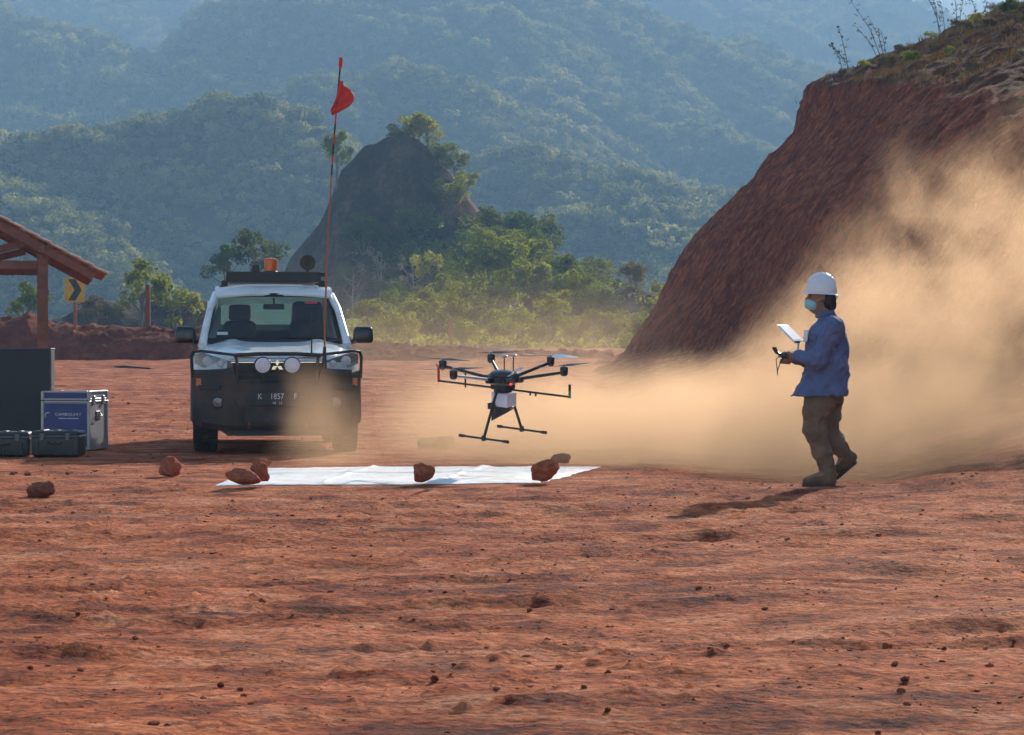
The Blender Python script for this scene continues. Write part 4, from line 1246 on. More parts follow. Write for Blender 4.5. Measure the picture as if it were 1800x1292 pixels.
# ------------------------------------------------------------------ pickup truck
def mat_glass():
    t = NT('tinted_glass')
    tr = t.new('ShaderNodeBsdfTransparent'); tr.inputs[0].default_value = (0.33, 0.44, 0.44, 1)
    g = t.new('ShaderNodeBsdfGlossy'); g.inputs['Color'].default_value = (0.9, 0.95, 1, 1); g.inputs['Roughness'].default_value = 0.03
    fr = t.new('ShaderNodeFresnel'); fr.inputs[0].default_value = 1.45
    d = t.new('ShaderNodeBsdfDiffuse'); d.inputs[0].default_value = (0.40, 0.27, 0.18, 1)
    n = t.noise(t.pos(), 2.2, 5, 0.6)
    m1 = t.new('ShaderNodeMixShader'); t.set(m1.inputs[0], t.math('MULTIPLY', fr.outputs[0], 0.9)); t.set(m1.inputs[1], tr); t.set(m1.inputs[2], g)
    m2 = t.new('ShaderNodeMixShader'); t.set(m2.inputs[0], t.ss(n, 0.35, 0.8, 0.02, 0.18)); t.set(m2.inputs[1], m1); t.set(m2.inputs[2], d)
    return t.done(m2)
def mat_lens():
    t = NT('clear_lens')
    tr = t.new('ShaderNodeBsdfTransparent'); tr.inputs[0].default_value = (0.93, 0.95, 0.97, 1)
    g = t.new('ShaderNodeBsdfGlossy'); g.inputs['Roughness'].default_value = 0.05
    fr = t.new('ShaderNodeFresnel'); fr.inputs[0].default_value = 1.5
    d = t.new('ShaderNodeBsdfDiffuse'); d.inputs[0].default_value = (0.7, 0.68, 0.66, 1)
    m1 = t.new('ShaderNodeMixShader'); t.set(m1.inputs[0], fr); t.set(m1.inputs[1], tr); t.set(m1.inputs[2], g)
    m2 = t.new('ShaderNodeMixShader'); m2.inputs[0].default_value = 0.10; t.set(m2.inputs[1], m1); t.set(m2.inputs[2], d)
    return t.done(m2)
M['glass'] = mat_glass(); M['lens'] = mat_lens()
M['car_white'] = simple('car_white_paint', (0.78, 0.79, 0.78), 0.30, var=0.03, scale=3, dirt=0.42, dirt_col=(0.50, 0.36, 0.26), Coat_Weight=0.6)
M['car_black'] = simple('bumper_black', (0.022, 0.018, 0.016), 0.6, var=0.25, scale=4, dirt=0.6, dirt_col=(0.12, 0.068, 0.042))
M['trim_black'] = simple('trim_plastic', (0.016, 0.016, 0.017), 0.5, var=0.2, scale=6, dirt=0.22, dirt_col=(0.14, 0.085, 0.055))
M['mirror_black'] = simple('mirror_shell', (0.014, 0.014, 0.016), 0.22, var=0.1, scale=6, dirt=0.1)
M['chrome'] = simple('chrome', (0.75, 0.75, 0.76), 0.12, metal=1.0, var=0.04, dirt=0.15)
M['tyre'] = simple('tyre_rubber', (0.024, 0.022, 0.021), 0.85, var=0.2, scale=8, dirt=0.5, dirt_col=(0.16, 0.085, 0.05), bump=0.3, bscale=30)
M['rim'] = simple('wheel_rim', (0.40, 0.40, 0.41), 0.4, metal=0.8, var=0.1, dirt=0.4)
M['interior'] = simple('cabin_trim', (0.030, 0.033, 0.036), 0.8, var=0.2)
M['seat'] = simple('seat_cloth', (0.022, 0.030, 0.038), 0.9, var=0.2)
M['amber'] = simple('amber_plastic', (0.85, 0.16, 0.01), 0.25, var=0.1, Transmission_Weight=0.35)
M['amber_small'] = simple('indicator_amber', (0.60, 0.17, 0.04), 0.35, var=0.1, dirt=0.2)
M['lamp_white'] = simple('lamp_cover', (0.72, 0.70, 0.74), 0.35, var=0.08, scale=14, dirt=0.12, dirt_col=(0.6, 0.42, 0.38))
M['lamp_dark'] = simple('lamp_dark', (0.045, 0.032, 0.020), 0.4, var=0.5, scale=18)
M['flag_red'] = simple('flag_cloth', (0.62, 0.035, 0.018), 0.7, var=0.12, scale=8, Subsurface_Weight=0.0)
M['pole_red'] = simple('pole_red', (0.42, 0.10, 0.055), 0.5, var=0.1)
M['plate_white'] = simple('plate_white', (0.62, 0.60, 0.58), 0.5, var=0.08, dirt=0.2)
M['sticker_red'] = simple('sticker_red', (0.55, 0.05, 0.06), 0.5, var=0.1)

def arch_cut(o, cuts):
    """cut wheel arches with cylinders along x"""
    for (y, z, r) in cuts:
        bm = bmesh.new(); add_lathe(bm, [(0, -1.4), (r, -1.4), (r, 1.4), (0, 1.4)], 40, axis='X', centre=(0, y, z))
        bmesh.ops.recalc_face_normals(bm, faces=bm.faces)
        me = bpy.data.meshes.new('cut'); bm.to_mesh(me); bm.free()
        c = bpy.data.objects.new('cut', me); COL.objects.link(c); c.parent = o.parent
        md = o.modifiers.new('arch', 'BOOLEAN'); md.operation = 'DIFFERENCE'; md.object = c; md.solver = 'EXACT'
        dg = bpy.context.evaluated_depsgraph_get(); dg.update()
        ne = bpy.data.meshes.new_from_object(o.evaluated_get(dg)); o.modifiers.clear()
        o.data = ne
        bpy.data.objects.remove(c)

def build_pickup():
    Y0 = 27.35
    root = empty('pickup_truck', ((487 - 900) * Y0 / FPX, Y0, 0.0), math.radians(6.5))
    P = root
    # ---- lower body: rings along y; front is y = 0, facing -y
    def ring(y, w, zb, zm, zs, zt, wt, crown):
        h = [(0.0, zb), (w * 0.72, zb), (w * 0.94, zb + 0.05), (w, zm - 0.10), (w * 1.0, zm), (w * 0.985, zs - 0.05), (w * 0.955, zs), (wt, zt - 0.012), (wt * 0.75, zt + crown * 0.55), (wt * 0.4, zt + crown * 0.9), (0.0, zt + crown)]
        L = [(-x, y, z) for x, z in reversed(h[1:-1])]
        R = [(x, y, z) for x, z in h]
        return [Vector(p) for p in R + [Vector((-x, y, z)) for x, z in reversed(h[1:-1])]]
    S = [ring(0.02, 0.66, 0.50, 0.80, 0.94, 1.000, 0.48, 0.004), ring(0.09, 0.77, 0.44, 0.82, 0.99, 1.040, 0.58, 0.006), ring(0.22, 0.86, 0.40, 0.84, 1.03, 1.080, 0.68, 0.008),
         ring(0.45, 0.895, 0.38, 0.85, 1.055, 1.115, 0.73, 0.010), ring(0.8, 0.905, 0.36, 0.86, 1.08, 1.155, 0.76, 0.012), ring(1.10, 0.905, 0.34, 0.87, 1.10, 1.185, 0.78, 0.008),
         ring(1.5, 0.905, 0.32, 0.87, 1.11, 1.185, 0.80, 0.0), ring(2.4, 0.905, 0.32, 0.87, 1.12, 1.19, 0.81, 0.0), ring(3.35, 0.905, 0.34, 0.88, 1.13, 1.20, 0.82, 0.0),
         ring(3.42, 0.905, 0.36, 0.88, 1.10, 1.155, 0.83, 0.0), ring(4.6, 0.905, 0.40, 0.88, 1.10, 1.155, 0.83, 0.0), ring(5.18, 0.88, 0.45, 0.88, 1.09, 1.14, 0.81, 0.0)]
    body = loft('body', S, M['car_white'], P)
    arch_cut(body, [(0.95, 0.40, 0.47), (3.98, 0.40, 0.47)])
    for p in body.data.polygons: p.use_smooth = True
    try: body.data.set_sharp_from_angle(angle=math.radians(32))
    except Exception: pass
    if not body.data.materials: body.data.materials.append(M['car_white'])
    # bonnet panel with raised edges, a few mm proud of the body
    nu, nv = 25, 15; V = []; F = []
    for j in range(nv):
        v = j / (nv - 1); y = 0.05 + v * 1.02
        wt = np.interp(y, [0.02, 0.09, 0.22, 0.45, 0.8, 1.1], [0.50, 0.59, 0.68, 0.73, 0.75, 0.76]); zt = np.interp(y, [0.02, 0.09, 0.22, 0.45, 0.8, 1.1], [1.005, 1.045, 1.085, 1.122, 1.163, 1.194])
        for i in range(nu):
            u = -1 + 2 * i / (nu - 1)
            z = zt + 0.012 - 0.05 * abs(u) ** 6 + 0.020 * math.exp(-((abs(u) - 0.62) / 0.10) ** 2) * (0.4 + v) - 0.012 * math.exp(-(u / 0.45) ** 4)
            V.append((u * wt, y, z + 0.004))
    for j in range(nv - 1):
        for i in range(nu - 1):
            a = j * nu + i; F.append((a, a + 1, a + nu + 1, a + nu))
    bon = mesh_obj('bonnet', V, F, M['car_white'], P, smooth=True)
    md = bon.modifiers.new('t', 'SOLIDIFY'); md.thickness = 0.012; md.offset = 1
    # wipers / cowl strip
    bm = bmesh.new(); add_box(bm, (0, 1.09, 1.205), (1.50, 0.10, 0.03)); bm_obj('cowl', bm, M['trim_black'], P, bevel=0.01)
    for s in (-0.35, 0.30):
        bm = bmesh.new(); add_tube(bm, [(s - 0.32, 1.085, 1.245), (s + 0.30, 1.11, 1.255)], 0.010, 6); bm_obj('wiper', bm, M['trim_black'], P)
    # ---- cabin
    zb, ya = 1.20, 1.03
    for s in (-1, 1):
        bm = bmesh.new()
        path = [(s * 0.80, ya - 0.06, zb - 0.04), (s * 0.775, ya + 0.10, zb + 0.10), (s * 0.715, ya + 0.46, zb + 0.38), (s * 0.672, 1.74, 1.685), (s * 0.655, 1.95, 1.735), (s * 0.65, 2.4, 1.755), (s * 0.655, 3.0, 1.735), (s * 0.69, 3.22, 1.62), (s * 0.80, 3.42, 1.18)]
        add_tube(bm, path, [0.05, 0.044, 0.040, 0.046, 0.05, 0.05, 0.05, 0.055, 0.06], 10)
        bm_obj('roof_pillar', bm, M['car_white'], P, smooth=True)
        bm = bmesh.new(); add_tube(bm, [(s * 0.80, 2.28, 1.17), (s * 0.725, 2.30, 1.50), (s * 0.655, 2.32, 1.74)], 0.040, 8); bm_obj('door_pillar', bm, M['trim_black'], P, smooth=True)
        # side glass
        for y0, y1, yt0, yt1 in ((1.28, 2.25, 1.80, 2.28), (2.33, 3.30, 2.35, 3.12)):
            mesh_obj('side_window', [(s * 0.80, y0, 1.19), (s * 0.80, y1, 1.19), (s * 0.675, yt1, 1.70), (s * 0.675, yt0, 1.70)], [(0, 1, 2, 3)], M['glass'], P)
        for y0, y1 in ((1.22, 2.28), (2.32, 3.34)):
            bm = bmesh.new(); add_box(bm, (s * 0.905, (y0 + y1) / 2, 0.80), (0.014, y1 - y0, 0.62)); d = bm_obj('door', bm, M['car_white'], P, bevel=0.005, segs=1)
            bm = bmesh.new(); add_box(bm, (s * 0.925, y1 - 0.16, 0.98), (0.028, 0.17, 0.035)); bm_obj('door_handle', bm, M['chrome'], d, bevel=0.008, segs=2)
        bm = bmesh.new(); add_box(bm, (s * 0.86, 2.3, 0.34), (0.14, 2.0, 0.035)); bm_obj('side_step', bm, M['trim_black'], P, bevel=0.01)
        # flared arch lips
        for yc in (0.95, 3.98):
            bm = bmesh.new(); add_tube(bm, [(s * 0.905, yc + 0.47 * math.cos(a), 0.40 + 0.47 * math.sin(a)) for a in np.linspace(-0.1, math.pi + 0.1, 15)], 0.022, 6); bm_obj('arch_trim', bm, M['trim_black'], P)
    # roof
    secs = []
    for y, hw, z, t in ((1.70, 0.645, 1.750, 0.02), (1.75, 0.660, 1.800, 0.05), (1.88, 0.660, 1.850, 0.08), (2.2, 0.655, 1.875, 0.10), (2.7, 0.655, 1.875, 0.10), (3.05, 0.65, 1.82, 0.08), (3.22, 0.64, 1.72, 0.05)):
        top = [(u * hw, y, z - 0.03 * abs(u) ** 3) for u in np.linspace(-1, 1, 13)]
        bot = [(u * hw * 0.97, y + 0.01, z - t - 0.03 * abs(u) ** 3) for u in np.linspace(1, -1, 13)]
        secs.append(top + bot)
    roof = loft('roof', secs, M['car_white'], P)
    # windscreen
    nu, nv = 15, 8; V = []; F = []
    for j in range(nv):
        v = j / (nv - 1)
        for i in range(nu):
            u = -1 + 2 * i / (nu - 1); w = 0.755 + (0.640 - 0.755) * v
            V.append((u * w, ya + 0.02 + 0.68 * v + 0.07 * u * u - 0.015 * math.sin(math.pi * v), zb + 0.015 + 0.520 * v))
    for j in range(nv - 1):
        for i in range(nu - 1):
            a = j * nu + i; F.append((a, a + 1, a + nu + 1, a + nu))
    ws = mesh_obj('windscreen', V, F, M['glass'], P, smooth=True)
    bm = bmesh.new(); add_tube(bm, [(-0.64, 1.785, 1.735), (0, 1.715, 1.742), (0.64, 1.785, 1.735)], 0.022, 8); bm_obj('windscreen_seal', bm, M['trim_black'], P)
    bm = bmesh.new(); add_box(bm, (0.42, 1.635, 1.655), (0.14, 0.004, 0.035), Euler((-0.62, 0, 0))); bm_obj('sticker', bm, M['sticker_red'], ws)
    bm = bmesh.new(); add_box(bm, (-0.58, 1.10, 1.30), (0.12, 0.004, 0.035), Euler((-0.5, 0, 0))); bm_obj('sticker', bm, M['plate_white'], ws)
    # rear cab wall with window
    bm = bmesh.new()
    for c, s_ in (((0, 3.33, 1.30), (1.52, 0.05, 0.24)), ((0, 3.27, 1.715), (1.30, 0.05, 0.07)), ((-0.675, 3.30, 1.55), (0.16, 0.05, 0.30)), ((0.675, 3.30, 1.55), (0.16, 0.05, 0.30))): add_box(bm, c, s_)
    bm_obj('cab_back', bm, M['car_white'], P)
    mesh_obj('rear_window', [(-0.60, 3.34, 1.415), (0.60, 3.34, 1.415), (0.60, 3.31, 1.685), (-0.60, 3.31, 1.685)], [(0, 1, 2, 3)], M['glass_rear'], P)
    # dashboard, wheel, seats, mirror inside
    bm = bmesh.new(); add_box(bm, (0, 1.38, 1.215), (1.48, 0.5, 0.07)); bm_obj('dashboard', bm, M['interior'], P, bevel=0.02)
    bm = bmesh.new(); pts = [(-0.38 + 0.19 * math.cos(a), 1.62 + 0.05 * math.sin(a), 1.25 + 0.18 * math.sin(a)) for a in np.linspace(0, 2 * math.pi, 25)]; add_tube(bm, pts, 0.016, 6, caps=False); bm_obj('steering_wheel', bm, M['interior'], P)
    for s in (-0.38, 0.38):
        bm = bmesh.new(); add_box(bm, (s, 2.18, 1.24), (0.46, 0.16, 0.42), Euler((-0.15, 0, 0)), taper=(0.78, 0.8)); st = bm_obj('seat', bm, M['seat'], P, bevel=0.05, segs=3, smooth=True)
        bm = bmesh.new(); add_box(bm, (s, 2.25, 1.545), (0.25, 0.10, 0.19)); bm_obj('headrest', bm, M['seat'], st, bevel=0.04, segs=3, smooth=True)
    bm = bmesh.new(); add_box(bm, (0.40, 2.36, 1.42), (0.40, 0.22, 0.52), taper=(0.85, 0.8)); bm_obj('seat_cover', bm, M['interior'], P, bevel=0.05, segs=3, smooth=True)
    bm = bmesh.new(); add_box(bm, (0, 2.95, 1.18), (1.3, 0.16, 0.34), Euler((-0.15, 0, 0))); bm_obj('rear_seat', bm, M['seat'], P, bevel=0.04)
    for s in (-0.36, 0.36):
        bm = bmesh.new(); add_box(bm, (s, 3.02, 1.41), (0.26, 0.09, 0.12)); bm_obj('headrest', bm, M['seat'], P, bevel=0.03, segs=2)
    bm = bmesh.new(); add_box(bm, (0.0, 1.66, 1.605), (0.24, 0.03, 0.065)); bm_obj('rearview_mirror', bm, M['interior'], P, bevel=0.012)
    bm = bmesh.new(); add_tube(bm, [(0, 1.66, 1.63), (0, 1.70, 1.70)], 0.012, 6); bm_obj('mirror_stalk', bm, M['interior'], P)
    # ---- grille area
    bm = bmesh.new(); add_box(bm, (0, 0.02, 0.80), (1.06, 0.10, 0.40)); bm_obj('grille', bm, M['trim_black'], P, bevel=0.01)
    for z in (0.70, 0.78, 0.86):
        bm = bmesh.new(); add_box(bm, (0, -0.045, z), (0.98, 0.03, 0.028)); bm_obj('grille_bar', bm, M['car_black'], P, bevel=0.006, segs=1)
    bm = bmesh.new(); add_box(bm, (0, -0.035, 0.985), (0.98, 0.05, 0.018)); bm_obj('chrome_strip', bm, M['chrome'], P, bevel=0.005, segs=1)
    em = empty('emblem', (0, -0.10, 0.945)); em.parent = P
    for a in (math.pi / 2, math.pi / 2 + 2.094, math.pi / 2 + 4.189):
        d = Vector((math.cos(a), 0, math.sin(a))); n = Vector((-math.sin(a), 0, math.cos(a)))
        q = [Vector((0, 0, 0)), d * 0.036 + n * 0.021, d * 0.072, d * 0.036 - n * 0.021]
        bm = bmesh.new(); A = [bm.verts.new(p + Vector((0, -0.008, 0))) for p in q]; B = [bm.verts.new(p + Vector((0, 0.004, 0))) for p in q]
        bm.faces.new(A); bm.faces.new(list(reversed(B)))
        for i in range(4): bm.faces.new((A[i], B[i], B[(i + 1) % 4], A[(i + 1) % 4]))
        bmesh.ops.recalc_face_normals(bm, faces=bm.faces); bm_obj('emblem_diamond', bm, M['chrome'], em)
    # headlights
    for s in (-1, 1):
        poly = [(0.475, 0.935), (0.60, 0.905), (0.80, 0.935), (0.872, 0.975), (0.868, 1.075), (0.80, 1.085), (0.62, 1.035), (0.47, 0.985)]
        def dep(x): return -0.005 + 0.42 * max(0, (x - 0.46)) ** 1.5
        bm = bmesh.new(); A = [bm.verts.new((s * x, dep(x) + 0.02, z)) for x, z in poly]; B = [bm.verts.new((s * x * 0.97, dep(x) + 0.20, z)) for x, z in poly]
        bm.faces.new(A); bm.faces.new(list(reversed(B)))
        for i in range(len(A)): bm.faces.new((A[i], B[i], B[(i + 1) % len(A)], A[(i + 1) % len(A)]))
        bmesh.ops.recalc_face_normals(bm, faces=bm.faces); hl = bm_obj('headlight', bm, M['lamp_bowl'], P)
        bm = bmesh.new(); A = [bm.verts.new((s * (x * 1.004), dep(x) - 0.035, z)) for x, z in poly]; bm.faces.new(A if s > 0 else list(reversed(A))); bm_obj('lens', bm, M['lens'], hl)
        for cx, cz, rr in ((0.60, 0.965, 0.040), (0.74, 1.0, 0.052)):
            bm = bmesh.new(); add_lathe(bm, [(0, -0.02), (rr * 0.7, -0.012), (rr, 0.0), (rr, 0.03), (0, 0.03)], 16, axis='Y', centre=(s * cx, dep(cx) + 0.0, cz)); bm_obj('reflector', bm, M['lamp_white'], hl, smooth=True)
        bm = bmesh.new(); add_box(bm, (s * 0.815, -0.01, 0.775), (0.085, 0.02, 0.085)); bm_obj('indicator', bm, M['amber_small'], P, bevel=0.008, segs=2)
    # ---- steel bumper with hoops
    secs = []
    for x, yf, z0, z1 in ((-0.915, 0.42, 0.40, 0.86), (-0.90, 0.14, 0.33, 0.905), (-0.80, -0.02, 0.29, 0.905), (-0.60, -0.12, 0.26, 0.915), (-0.46, -0.15, 0.25, 0.93), (-0.42, -0.15, 0.25, 0.80), (0.42, -0.15, 0.25, 0.80), (0.46, -0.15, 0.25, 0.93), (0.60, -0.12, 0.26, 0.915), (0.80, -0.02, 0.29, 0.905), (0.90, 0.14, 0.33, 0.905), (0.915, 0.42, 0.40, 0.86)):
        zz = [(yf + 0.26, z0), (yf + 0.05, z0), (yf + 0.0, z0 + 0.06), (yf - 0.02, (z0 + z1) / 2 - 0.02), (yf - 0.005, (z0 + z1) / 2 + 0.02), (yf - 0.01, z1 - 0.04), (yf + 0.03, z1), (yf + 0.26, z1)]
        secs.append([(x, y, z) for y, z in zz])
    bum = loft('bumper', secs, M['car_black'], P)
    try: bum.data.set_sharp_from_angle(angle=math.radians(25))
    except Exception: pass
    bm = bmesh.new(); add_box(bm, (0, -0.02, 0.235), (1.05, 0.22, 0.06), taper=(1.15, 1.0)); bm_obj('skid_plate', bm, M['trim_black'], P, bevel=0.012)
    bm = bmesh.new(); add_box(bm, (0, -0.175, 0.41), (0.70, 0.02, 0.12)); bm_obj('lower_vent', bm, M['trim_black'], bum, bevel=0.006)
    hp = [[(s * 0.42, -0.12, 0.74), (s * 0.43, -0.14, 1.03), (s * 0.46, -0.12, 1.065), (s * 0.80, 0.05, 1.105), (s * 0.89, 0.13, 1.10), (s * 0.91, 0.16, 1.04), (s * 0.90, 0.12, 0.82)] for s in (-1, 1)]
    for h in hp:
        bm = bmesh.new(); add_tube(bm, h, 0.017, 10); bm_obj('headlight_hoop', bm, M['car_black'], P, smooth=True)
    bm = bmesh.new(); add_tube(bm, [(-0.46, -0.125, 1.06), (-0.2, -0.15, 1.075), (0.2, -0.15, 1.075), (0.46, -0.125, 1.06)], 0.022, 10); bm_obj('top_tube', bm, M['car_black'], P, smooth=True)
    for s in (-1, 1):
        bm = bmesh.new(); add_lathe(bm, [(0, 0.05), (0.060, 0.03), (0.066, -0.005), (0.058, -0.012), (0.052, -0.002)], 20, axis='Y', centre=(s * 0.63, -0.135, 0.56)); fg = bm_obj('fog_light', bm, M['trim_black'], P, smooth=True)
        bm = bmesh.new(); add_lathe(bm, [(0, -0.010), (0.052, -0.003), (0.052, 0.004), (0, 0.004)], 20, axis='Y', centre=(s * 0.63, -0.135, 0.56)); bm_obj('lens', bm, M['lamp_bowl'], fg, smooth=True)
        bm = bmesh.new(); add_tube(bm, [(s * 0.30, -0.15, 0.335), (s * 0.30, -0.21, 0.345), (s * 0.30, -0.225, 0.315), (s * 0.30, -0.20, 0.285), (s * 0.30, -0.14, 0.29)], 0.014, 8); bm_obj('tow_hook', bm, M['rust'], P, smooth=True)
        bm = bmesh.new(); add_box(bm, (s * 0.72, -0.085, 0.72), (0.26, 0.02, 0.05), Euler((0, 0, s * 0.42))); bm_obj('bumper_slot', bm, M['trim_black'], bum, bevel=0.006, segs=1)
        bm = bmesh.new(); add_box(bm, (s * 0.77, 1.42, 0.30), (0.27, 0.012, 0.30)); bm_obj('mud_flap', bm, M['trim_black'], P, bevel=0.004, segs=1)
    for z in (0.355, 0.465):
        bm = bmesh.new(); add_box(bm, (0, -0.188, z), (0.68, 0.012, 0.016)); bm_obj('vent_slat', bm, M['car_black'], bum)
    for x in (-0.155, 0.155):
        bm = bmesh.new(); add_lathe(bm, [(0, 0.10), (0.05, 0.10), (0.088, 0.03), (0.092, -0.02), (0.088, -0.032), (0.080, -0.028)], 24, axis='Y', centre=(x, -0.19, 0.955)); dl = bm_obj('driving_light', bm, M['trim_black'], P, smooth=True)
        bm = bmesh.new(); add_lathe(bm, [(0, -0.042), (0.05, -0.038), (0.080, -0.028), (0.080, -0.02), (0, -0.02)], 24, axis='Y', centre=(x, -0.19, 0.955)); bm_obj('lamp_cover', bm, M['lamp_white'], dl, smooth=True)
        bm = bmesh.new(); add_tube(bm, [(x, -0.16, 0.865), (x, -0.14, 0.76)], 0.015, 6); bm_obj('lamp_bracket', bm, M['car_black'], dl)
    # number plate
    bm = bmesh.new(); add_box(bm, (0, -0.185, 0.60), (0.46, 0.012, 0.145)); pl = bm_obj('number_plate', bm, M['black'], P, bevel=0.004, segs=1)
    f = -0.1925
    for body_, x in (('K', -0.185), ('1857', -0.005), ('F', 0.19)):
        text_obj('plate_text', body_, 0.088, M['plate_white'], pl, (x, f, 0.622), (math.pi / 2, 0, 0), 0.001, sx=0.85)
    text_obj('plate_text', '08 · 23', 0.036, M['plate_white'], pl, (0.0, f, 0.553), (math.pi / 2, 0, 0), 0.001)
    # ---- door mirrors
    for s in (-1, 1):
        bm = bmesh.new(); add_box(bm, (s * 0.985, 1.17, 1.285), (0.235, 0.10, 0.185), Euler((0, 0, s * 0.12)), taper=(0.90, 0.85)); mi = bm_obj('door_mirror', bm, M['mirror_black'], P, bevel=0.045, segs=4, smooth=True)
        bm = bmesh.new(); add_tube(bm, [(s * 0.80, 1.20, 1.20), (s * 0.90, 1.18, 1.215)], [0.030, 0.026], 8); bm_obj('mirror_arm', bm, M['trim_black'], mi)
        bm = bmesh.new(); add_box(bm, (s * 0.985, 1.225, 1.285), (0.19, 0.006, 0.14), Euler((0, 0, s * 0.12))); bm_obj('mirror_glass', bm, M['chrome'], mi, bevel=0.002, segs=1)
    # ---- wheels
    def wheel(x, y):
        w = empty('wheel', (x, y, 0.385)); w.parent = P
        s = 1 if x > 0 else -1
        bm = bmesh.new(); prof = [(0.22, -0.12), (0.30, -0.135), (0.355, -0.13), (0.383, -0.10), (0.388, -0.04), (0.388, 0.04), (0.383, 0.10), (0.355, 0.13), (0.30, 0.135), (0.22, 0.12), (0.22, -0.12)]
        add_lathe(bm, prof, 48, axis='X'); ty = bm_obj('tyre', bm, M['tyre'], w, smooth=True)
        bm = bmesh.new()
        for k in range(36):
            a = 2 * math.pi * k / 36
            for lx, off in ((-0.085, 0.0), (0.0, 0.5), (0.085, 0.0)):
                b = a + off * math.pi / 18
                add_box(bm, (lx, 0.392 * math.sin(b), 0.392 * math.cos(b)), (0.065, 0.042, 0.018), Euler((-b, 0, 0)))
        o = bm_obj('tread', bm, M['tyre'], w); o['kind'] = 'stuff'
        bm = bmesh.new(); add_lathe(bm, [(0, s * 0.06), (0.06, s * 0.075), (0.17, s * 0.05), (0.20, s * 0.10), (0.225, s * 0.115), (0.225, -0.11), (0.19, -0.11), (0, -0.05)], 30, axis='X'); bm_obj('rim', bm, M['rim'], w, smooth=True)
    for x in (-0.765, 0.765):
        for y in (0.95, 3.98): wheel(x, y)
    bm = bmesh.new(); add_tube(bm, [(-0.66, 0.95, 0.38), (0.66, 0.95, 0.38)], 0.045, 8); bm_obj('axle', bm, M['trim_black'], P)
    bm = bmesh.new(); add_tube(bm, [(-0.66, 3.98, 0.38), (-0.15, 3.98, 0.38), (0, 3.98, 0.38), (0.15, 3.98, 0.38), (0.66, 3.98, 0.38)], [0.05, 0.05, 0.13, 0.05, 0.05], 10); bm_obj('axle', bm, M['trim_black'], P)
    bm = bmesh.new(); add_box(bm, (0, 1.2, 0.43), (0.9, 1.7, 0.12)); bm_obj('underbody', bm, M['trim_black'], P, bevel=0.02)
    # ---- roof rack and lamps
    rz = 1.895
    for s in (-1, 1):
        bm = bmesh.new(); add_box(bm, (s * 0.50, 2.45, rz + 0.055), (0.035, 1.25, 0.10)); bm_obj('rack_side', bm, M['trim_black'], P, bevel=0.008, segs=1)
        for y in (2.0, 2.95):
            bm = bmesh.new(); add_box(bm, (s * 0.555, y, rz - 0.05), (0.09, 0.06, 0.13), taper=(0.7, 1)); bm_obj('rack_foot', bm, M['trim_black'], P, bevel=0.006, segs=1)
    for y, h in ((1.84, 0.115), (3.06, 0.10)):
        bm = bmesh.new(); add_box(bm, (0, y, rz + 0.055), (1.07, 0.04, h)); bm_obj('rack_rail', bm, M['trim_black'], P, bevel=0.01, segs=1)
    for k in range(7):
        bm = bmesh.new(); add_box(bm, (0, 1.97 + 0.165 * k, rz + 0.02), (0.97, 0.045, 0.022)); bm_obj('rack_slat', bm, M['trim_black'], P)
    for s in (-1, 1):
        bm = bmesh.new(); add_tube(bm, [(s * 0.60, 1.95, 1.82), (s * 0.60, 2.5, 1.85), (s * 0.60, 3.0, 1.81)], 0.022, 8); bm_obj('roof_rail', bm, M['trim_black'], P)
    bx = -0.03
    bm = bmesh.new(); add_lathe(bm, [(0, 0), (0.088, 0), (0.088, 0.028), (0.075, 0.04), (0, 0.04)], 20, centre=(bx, 2.0, rz + 0.085)); be = bm_obj('beacon', bm, M['trim_black'], P, smooth=True)
    bm = bmesh.new(); add_lathe(bm, [(0.074, 0.0), (0.076, 0.10), (0.070, 0.135), (0.045, 0.15), (0, 0.153)], 20, centre=(bx, 2.0, rz + 0.125)); bm_obj('amber_dome', bm, M['amber'], be, smooth=True)
    bm = bmesh.new(); add_box(bm, (-0.20, 2.0, rz + 0.15), (0.075, 0.08, 0.08)); bm_obj('rack_box', bm, M['trim_black'], P, bevel=0.01, segs=1)
    sx = 0.395
    bm = bmesh.new(); add_lathe(bm, [(0, 0.09), (0.05, 0.08), (0.085, 0.02), (0.09, -0.03), (0.082, -0.04)], 24, axis='Y', centre=(sx, 2.05, rz + 0.225)); sl = bm_obj('spot_light', bm, M['trim_black'], P, smooth=True)
    bm = bmesh.new(); add_lathe(bm, [(0, -0.03), (0.082, -0.036), (0.082, -0.02), (0, -0.02)], 24, axis='Y', centre=(sx, 2.05, rz + 0.225)); bm_obj('lens', bm, M['lamp_dark'], sl)
    for a in (0.0, 1.05, 2.09):
        d = Vector((math.cos(a), 0, math.sin(a))) * 0.08; c = Vector((sx, 2.008, rz + 0.225))
        bm = bmesh.new(); add_tube(bm, [c - d, c + d], 0.004, 5); bm_obj('guard_wire', bm, M['trim_black'], sl)
    bm = bmesh.new(); add_tube(bm, [(sx, 2.06, rz + 0.14), (sx, 2.06, rz + 0.08)], 0.016, 6); bm_obj('lamp_bracket', bm, M['trim_black'], sl)
    bm = bmesh.new(); add_lathe(bm, [(0, 0), (0.03, 0.005), (0.03, 0.045), (0, 0.05)], 10, axis='Z', centre=(0.565, 1.95, rz + 0.06)); bm_obj('rack_knob', bm, M['trim_black'], P)
    # ---- whip flag on the bumper, antenna
    ax, ay = 0.50, -0.10
    def whip(t):   # t in metres above the base
        return Vector((ax + 0.010 * t + 0.0135 * t * t, ay, 0.93 + t))
    H = 3.30
    bm = bmesh.new(); add_tube(bm, [whip(-0.02), whip(0.10), whip(0.22)], [0.026, 0.024, 0.016], 10); fp = bm_obj('flag_mount', bm, M['trim_black'], P)
    bm = bmesh.new(); add_tube(bm, [whip(t) for t in np.linspace(0.2, 2.05, 12)], np.linspace(0.0105, 0.0085, 12).tolist(), 8); bm_obj('flag_pole', bm, M['pole_red'], P)
